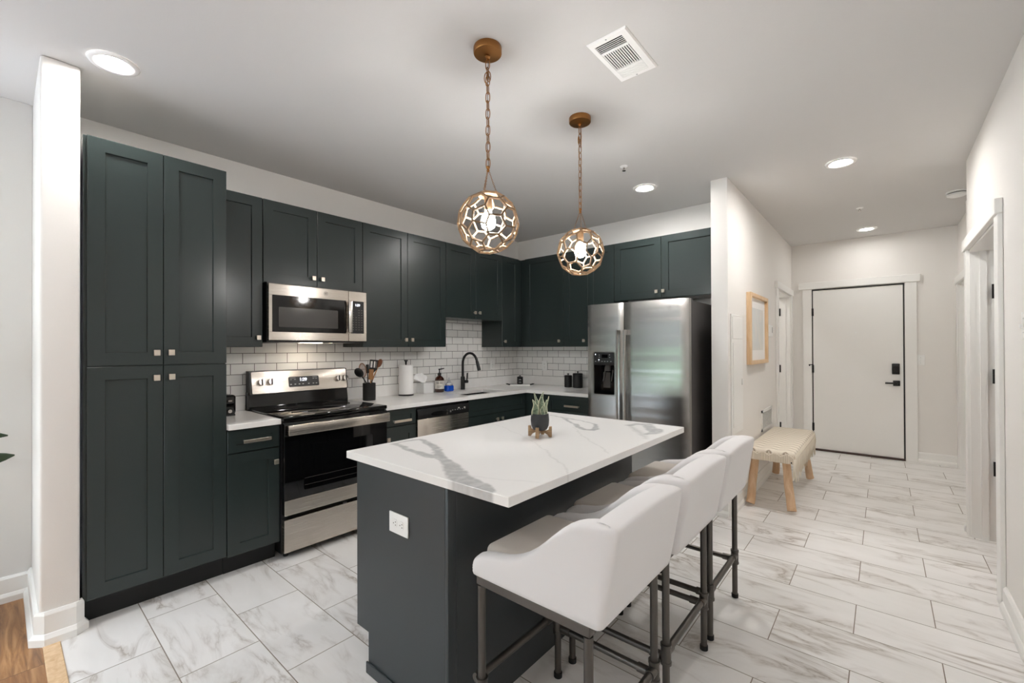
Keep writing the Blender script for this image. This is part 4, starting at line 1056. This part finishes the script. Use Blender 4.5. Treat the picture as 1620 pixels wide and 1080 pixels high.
# ------------------------------------------------------------------ bench
BX0, BX1, BY0, BY1 = 2.675, 3.045, -.14, 1.16
bn = thing('bench', 'low woven bench with wooden legs and fringe along the hallway wall', 'bench', (2.86, .5, 0)); o = (2.86, .5, 0)
MB(o).box(BX0, BX1, BY0, BY1, .402, .50, .022, 4).build('seat_cushion', 'woven_cloth', bn, 60)
MB(o).box(BX0+.002, BX1-.002, BY0-.004, BY0+.004, .406, .474, .003).build('side_band', 'ribbed_cloth', bn)
MB(o).box(BX0+.002, BX1-.002, BY1-.004, BY1+.004, .406, .474, .003).build('side_band', 'ribbed_cloth', bn)
m = MB(o)
for i in range(5):
    pts = []
    for k_ in range(9):
        u_ = k_/8; pts.append((BX0+.01+(BX1-BX0-.02)*u_, BY0-.004, .468+(.014 if k_ % 2 else -.012)))
    m.tube([(p[0], p[1], p[2]+.001*i) for p in pts], .0022, 5) if i in (0, 4) else None
m.build('braid', 'fringe_yarn', bn)
m = MB(o); random.seed(3)
for i in range(64):
    y_ = BY0+.008+(BY1-BY0-.016)*i/63; zl = .298+random.uniform(-.03, .03)+.02*math.sin(i*.9); x_ = BX1+.004
    m.tube([(BX1-.002, y_, .482), (x_+.002, y_, .46), (x_+.004+random.uniform(-.002, .004), y_+random.uniform(-.004, .004), .40), (x_+random.uniform(-.002, .006), y_+random.uniform(-.008, .008), zl)], [.0045, .0048, .0046, .0026], 6)
    if i % 2 == 0: m.tube([(x_+.004, y_, .462), (x_+.006, y_+.009, .445), (x_+.004, y_+.018, .462)], .003, 5)
for i in range(16):
    y_ = BY0-.002+random.uniform(-.006, .014); x_ = BX1+random.uniform(-.012, .008)
    m.tube([(x_, y_, .45), (x_, y_-.003, .38), (x_+random.uniform(-.014, .01), y_+random.uniform(-.008, .004), .285+random.uniform(-.02, .02))], [.0038, .0038, .0024], 5)
fg = m.build('fringe', 'fringe_yarn', bn, 180); fg['kind'] = 'stuff'
MB(o).box(BX1-.028, BX1-.02, BY0-.0065, BY0-.0045, .413, .425).build('tag', 'black_plastic', bn)
for lx, ly, fx_, fy_ in ((2.735, -.02, 2.715, -.125), (2.965, -.02, 3.02, -.125), (2.735, 1.02, 2.715, 1.06), (2.965, 1.02, 3.02, 1.06)):
    m = MB(o); a, b = Vector((fx_, fy_, .0005)), Vector((lx, ly, .402)); pts = []; rr = []
    for i in range(9):
        u_ = i/8; p = a.lerp(b, u_); p.x += .0015*math.sin(u_*9+ly*5); p.y += .0015*math.cos(u_*7+lx*9); pts.append(p); rr.append(.034-.003*u_+.0008*math.sin(u_*11+fx_*7))
    pts[0].z = .0225; m.tube(pts, rr, 14).build('leg', 'wood_light', bn, 50)
    l_ = bn.children[-1]
    # flatten the cut foot so that it stands on the floor
    for v in l_.data.vertices:
        if v.co.z < .05: v.co.z = min(v.co.z, .0005+max(0, (v.co.z-.04)))

# ------------------------------------------------------------------ hallway wall things
pf = thing('picture_frame', 'framed print in a light wood frame on the hallway wall', 'picture', (XA, .48, 1.53)); o = (XA, .48, 1.53)
y0, y1, z0, z1 = .095, .87, 1.20, 1.862; xw = XA+.0008
fw_ = .035
MB(o).box(xw, xw+.04, y0, y0+fw_, z0, z1, .002).box(xw, xw+.04, y1-fw_, y1, z0, z1, .002).box(xw, xw+.04, y0+fw_, y1-fw_, z0, z0+fw_, .002).box(xw, xw+.04, y0+fw_, y1-fw_, z1-fw_, z1, .002).build('frame', 'wood_frame', pf)
MB(o).box(xw, xw+.012, y0+fw_, y1-fw_, z0+fw_, z1-fw_).build('mat_board', 'paper', pf)
MB(o).box(xw+.0123, xw+.0135, y0+.12, y1-.12, z0+.13, z1-.13).build('print', 'art_print', pf)
tm = thing('thermostat', 'white thermostat on the wall beside the picture frame', 'thermostat', (XA, 1.06, 1.53)); o = (XA, 1.06, 1.53)
MB(o).box(xw, xw+.028, .99, 1.18, 1.47, 1.60, .008, 3).build('body', 'plastic_white', tm, 50)
MB(o).box(xw+.0282, xw+.0295, 1.125, 1.155, 1.515, 1.575).build('display', 'print_grey', tm)
ep = thing('electrical_panel', 'white two section breaker panel cover on the hallway wall end', 'electrical panel', (XA, -.27, 1.14)); o = (XA, -.27, 1.14)
MB(o).box(xw, xw+.008, -.458, -.088, .64, 1.632, .002).build('cover', 'trim_white', ep)
MB(o).box(xw+.0082, xw+.0125, -.432, -.112, 1.43, 1.61, .002).build('upper_panel', 'trim_white', ep)
pd = MB(o).box(xw+.0082, xw+.013, -.418, -.105, .70, 1.395, .002).build('panel_door', 'trim_white', ep)
MB(o).box(xw+.0132, xw+.02, -.15, -.118, 1.035, 1.088, .002).build('latch', 'plastic_white', pd)
gr = thing('return_vent', 'white louvered return air vent low on the hallway wall behind the bench', 'vent', (XA, .95, .61)); o = (XA, .95, .61)
y0, y1, z0, z1 = .70, 1.22, .50, .715
MB(o).box(xw, xw+.01, y0, y0+.03, z0, z1).box(xw, xw+.01, y1-.03, y1, z0, z1).box(xw, xw+.01, y0, y1, z0, z0+.025).box(xw, xw+.01, y0, y1, z1-.025, z1).build('frame', 'trim_white', gr)
m = MB(o)
for i in range(15):
    z = z0+.03+i*(z1-z0-.06)/14; m.box(xw+.002, xw+.009, y0+.03, y1-.03, z-.0025, z+.0015)
m.build('louvers', 'trim_white', gr)
MB(o).box(xw, xw+.0015, y0+.03, y1-.03, z0+.025, z1-.025).build('duct_shade', 'slot_dark', gr)  # dark sheet painted in for the shade behind the louvers

# ------------------------------------------------------------------ ceiling things
def can(x, y, label, lens='lamp_lens'):
    c_ = thing('recessed_light', label, 'ceiling light', (x, y, H), 0, 'recessed ceiling lights')
    MB().lathe([(.059, -.0025), (.063, -.004), (.072, -.009), (.092, -.009), (.097, -.0005)], (0, 0, 0), 40, cap=False).build('trim_ring', 'fixture_white', c_, 60)
    MB().lathe([(0, -.0035), (.0595, -.0035), (.0595, -.0012), (0, -.0012)], (0, 0, 0), 32, cap=False).build('lens', lens, c_)
    return c_
c0 = can(.797, -3.955, 'large round ceiling light beside the white wall end over the pantry')
can(2.046, -.727, 'round ceiling light in front of the cabinets above the refrigerator', 'lamp_lens_bright')
can(3.362, -.26, 'nearer round ceiling light in the hallway', 'lamp_lens_bright')
can(3.457, 2.217, 'farther round ceiling light near the entry door', 'lamp_lens_dim')
for x, y, l_ in ((.9, -5.5, 'added unseen fill light over the living room behind the kitchen'), (3.0, -5.5, 'added unseen fill light over the living room near the right wall'), (5.2, -.4, 'added unseen fill light in the room behind the open right doorway'), (1.9, 1.9, 'added unseen fill light in the room behind the left hallway doorway')): dup(c0, (x, y, H), l_)  # unseen lights added as fill for the kitchen and the hall
def sprinkler(x, y, label):
    s_ = thing('fire_sprinkler', label, 'sprinkler', (x, y, H))
    MB().lathe([(.0, -.0005), (.03, -.0005), (.027, -.005), (.013, -.008), (0, -.008)], (0, 0, 0), 24, cap=False).build('escutcheon', 'fixture_white', s_, 50)
    MB().cyl((0, 0, -.008), (0, 0, -.02), .007, n=10).cyl((0, 0, -.033), (0, 0, -.035), .014, n=14).cyl((-.008, 0, -.02), (-.008, 0, -.034), .002, n=6).cyl((.008, 0, -.02), (.008, 0, -.034), .002, n=6).build('head', 'steel_trim', s_)
sprinkler(2.111, -1.254, 'small sprinkler head on the kitchen ceiling beside a round light')
sprinkler(3.426, 1.191, 'small sprinkler head on the hallway ceiling')
sm = thing('smoke_detector', 'round white smoke detector on the hallway ceiling', 'smoke detector', (4.10, 1.17, H))
MB().lathe([(.072, -.0005), (.072, -.012), (.062, -.014), (.06, -.02), (.068, -.022), (.066, -.036), (.045, -.046), (0, -.048)], (0, 0, 0), 36, cap=True).build('body', 'plastic_white', sm, 40)
MB().lathe([(.0625, -.0142), (.0625, -.0198)], (0, 0, 0), 36, cap=False).build('grille', 'slot_dark', sm)
av = thing('air_vent', 'white rectangular air supply vent on the kitchen ceiling', 'vent', (2.67, -2.413, H)); o = (2.67, -2.413, H)
VX0, VX1, VY0, VY1 = 2.576, 2.768, -2.588, -2.24
z1 = H-.0006
def ringxy(m_, a0, a1, b0, b1, c0, c1, d0, d1, za, zb):
    """flat rectangular ring a0..a1 x b0..b1 with a hole c0..c1 x d0..d1, bevelled outside"""
    O = [(a0, b0), (a1, b0), (a1, b1), (a0, b1)]; I = [(c0, d0), (c1, d0), (c1, d1), (c0, d1)]; e = .006
    O2 = [(a0+e, b0+e), (a1-e, b0+e), (a1-e, b1-e), (a0+e, b1-e)]
    rows = [[(*p, zb) for p in O], [(*p, zb-.002) for p in O], [(*p, za) for p in O2], [(*p, za) for p in I], [(*p, zb) for p in I]]
    return m_.grid([[r[k] for r in rows] for k in range(4)], closeu=True)
m = ringxy(MB(o), VX0, VX1, VY0, VY1, VX0+.026, VX1-.034, VY0+.032, VY1-.03, z1-.009, z1)
for y in (-2.496, -2.345): m.box(VX0+.027, VX1-.035, y, y+.013, z1-.0088, z1-.0012)
m.build('frame', 'fixture_white', av)
MB(o).box(VX0+.0265, VX1-.0345, VY0+.0325, VY1-.0305, z1-.001, z1-.0002).build('duct_shade', 'duct_shade_black', av)  # black sheet in place of a deep opening, its shade is painted
m = MB(o)
for i in range(5):
    y = -2.5525+i*.0115; m.box(VX0+.027, VX1-.035, y+.0075, y+.0095, z1-.0085, z1-.006)
for i in range(12):
    x = VX0+.0285+i*.0109; m.box(x, x+.0055, -2.482, -2.3465, z1-.0085, z1-.0065)
for i in range(6):
    y = -2.331+i*.0104; m.box(VX0+.027, VX1-.035, y, y+.0082, z1-.0085, z1-.0065)
m.build('louvers', 'fixture_white', av)
m = MB(o)
for y in (VY0+.014, VY1-.014): m.cyl((2.668, y, z1-.008), (2.668, y, z1-.0095), .004, n=10)
m.build('screw', 'print_grey', av)

# pendants
def make_pendant(label, x, y):
    p_ = thing('pendant_lamp', label, 'pendant lamp', (x, y, H), 0, 'gold honeycomb pendant lamps')
    MB().lathe([(.0, -.0005), (.063, -.0005), (.064, -.003), (.064, -.028), (.062, -.031), (.0, -.0395)], (0, 0, 0), 40, cap=False).build('canopy', 'gold', p_, 40)
    MB().lathe([(.012, -.039), (.013, -.045), (.008, -.05), (.004, -.052), (.004, -.06), (0, -.06)], (0, 0, 0), 16).build('canopy_hook', 'gold', p_, 40)
    # big oval links, alternately turned
    m_ = MB(); z = -.052; L, wd, r_ = .047, .020, .0021; n_ = 13; step = (.545-.055)/n_
    for i in range(n_):
        zc = -.058-step*(i+.5); tw = (i % 2)*PI/2+.3
        pts = []
        for k_ in range(16):
            a = 2*PI*k_/16; ex = wd/2*math.copysign(abs(math.cos(a))**.7, math.cos(a)); ez = (step/2+.0045)*math.copysign(abs(math.sin(a))**.7, math.sin(a))
            pts.append((ex*math.cos(tw), ex*math.sin(tw), zc+ez))
        m_.tube(pts, r_, 6, True)
    for dx, tw in ((-.008, .6), (.006, 1.2)):                  # spare links gathered near the top
        pts = []
        for k_ in range(16):
            a = 2*PI*k_/16; ex = wd/2*math.cos(a); ez = .024*math.sin(a)
            pts.append((dx+ex*math.cos(tw), ex*math.sin(tw), -.135+ez+.2*ex))
        m_.tube(pts, r_, 6, True)
    m_.build('chain', 'gold', p_, 180)
    MB().tube([(.003*math.sin(i), .003*math.cos(i*1.3), -.045-.5*i/14) for i in range(15)], .0016, 6).build('power_cord', 'gold_frame', p_, 180)
    MB().sphere((0, 0, -.548), .009, u=12, v=8).sphere((0, 0, -.562), .0075, u=12, v=8).build('chain_hub', 'gold', p_, 180)
    for k_ in range(3):
        a = 2*PI*k_/3+.9; m_ = MB(); A = Vector((.004*math.cos(a), .004*math.sin(a), -.563)); B = Vector((.044*math.cos(a), .044*math.sin(a), -.674)); n2 = 15
        for i in range(n2):
            c_ = A.lerp(B, (i+.5)/n2); d = (B-A).normalized(); s1 = d.orthogonal().normalized(); s2 = d.cross(s1); sd_ = s1 if i % 2 else s2
            m_.tube([c_+d*(.0052*math.sin(q))+sd_*(.0028*math.cos(q)) for q in [2*PI*j/8 for j in range(8)]], .0008, 4, True)
        m_.build('support_chain', 'gold', p_, 180)
    # honeycomb globe: dual of a subdivided icosahedron, flat bars
    R = .137; zc = -.80
    bm = bmesh.new(); bmesh.ops.create_icosphere(bm, subdivisions=2, radius=1)
    bmesh.ops.rotate(bm, verts=bm.verts, cent=(0, 0, 0), matrix=Matrix.Rotation(.55, 3, 'X') @ Matrix.Rotation(.3, 3, 'Z'))
    rnd = random.Random(11); bm.faces.ensure_lookup_table()
    cen = {}
    for f_ in bm.faces:
        c_ = f_.calc_center_median().normalized()+Vector((rnd.uniform(-.05, .05), rnd.uniform(-.05, .05), rnd.uniform(-.05, .05))); c_.normalize()
        z_ = max(-.93, min(.95, c_.z)); cen[f_.index] = Vector((c_.x*R, c_.y*R, z_*R+zc))
    m_ = MB(); ctr = Vector((0, 0, zc))
    for e in bm.edges:
        a, b = (cen[f_.index] for f_ in e.link_faces)
        d = b-a
        if d.length < .012: pass
        mid = (a+b)/2; out = (mid-ctr).normalized(); side = d.normalized().cross(out).normalized(); ext = d.normalized()*.0025
        wv, th = side*.0038, out*.0045
        rows = [[q+wv+th, q-wv+th, q-wv-th, q+wv-th] for q in (a-ext, b+ext)]
        m_.grid(rows, closev=True)
    bm.free()
    m_.build('honeycomb_globe', 'gold_frame', p_)
    MB().lathe([(.04, -.668), (.044, -.672), (.044, -.678), (.018, -.68), (.018, -.735), (.016, -.742), (0, -.742)], (0, 0, 0), 20).build('socket', 'gold_frame', p_, 40)
    MB().lathe([(.013, -.7425), (.015, -.752), (.03, -.775), (.034, -.797), (.028, -.82), (.012, -.831), (0, -.833)], (0, 0, 0), 20, cap=False).build('bulb', 'bulb_glow', p_, 180)
    return p_
pend = make_pendant('gold honeycomb globe pendant nearer the camera, hanging over the outlet end of the island', 2.228, -2.868)
dup(pend, (2.226, -2.07, H), 'gold honeycomb globe pendant farther over the island, in front of the wall cabinets', 1.1)

# ------------------------------------------------------------------ plant at the left edge
pl = thing('floor_plant', 'dark green leafy plant at the left edge by the grey wall', 'plant', (.3, -4.62, 0)); o = (.3, -4.62, 0)
MB(o).lathe([(.10, .0005), (.13, .01), (.15, .30), (.14, .30), (.13, .27), (0, .27)], (.3, -4.62, 0), 32).build('pot', 'pot_dark', pl, 50)
MB(o).lathe([(0, .271), (.129, .271), (0, .285)], (.3, -4.62, 0), 24, cap=False).build('soil', 'soil', pl)
st_ = MB(o).tube([(.3, -4.62, .27), (.31, -4.61, .6), (.29, -4.6, .95), (.3, -4.6, 1.15)], [.012, .01, .008, .005], 8).build('stem', 'stem_green', pl, 180)
def big_leaf(root, tip, w, up=None):
    root, tip = Vector(root), Vector(tip); d = tip-root; side = d.normalized().cross(Vector((0, 0, 1))).normalized(); upv = side.cross(d.normalized())
    if up: side, upv = Vector(up), Vector((.12, 0, .03))
    rows = []
    for i in range(13):
        u_ = i/12; c_ = root.lerp(tip, u_)+upv*(.18*d.length*math.sin(PI*u_*.9)); ww = w*(math.sin(PI*u_**.8)**.75 if 0 < u_ < 1 else 0)+.003
        rows.append([c_+side*(s_*ww)+upv*(.25*ww*abs(s_)) for s_ in (-1, -.5, 0, .5, 1)])
    l_ = MB(o).grid(rows).build('leaf', 'plant_leaf', pl, 180)
    md = l_.modifiers.new('thick', 'SOLIDIFY'); md.thickness = .0015
big_leaf((.3, -4.605, .80), (.3, -4.258, .836), .048, (.3, 0, 1)); big_leaf((.3, -4.6, .99), (.305, -4.28, .937), .03, (.3, 0, 1))
for rt_, tp_, w in ( ((.29, -4.6, .95), (.1, -4.75, 1.1), .05), ((.3, -4.6, 1.1), (.45, -4.8, 1.2), .05),
                    ((.3, -4.6, .7), (.55, -4.7, .8), .05), ((.3, -4.6, .65), (.12, -4.85, .7), .05), ((.3, -4.6, 1.14), (.22, -4.65, 1.36), .04)): big_leaf(rt_, tp_, w)
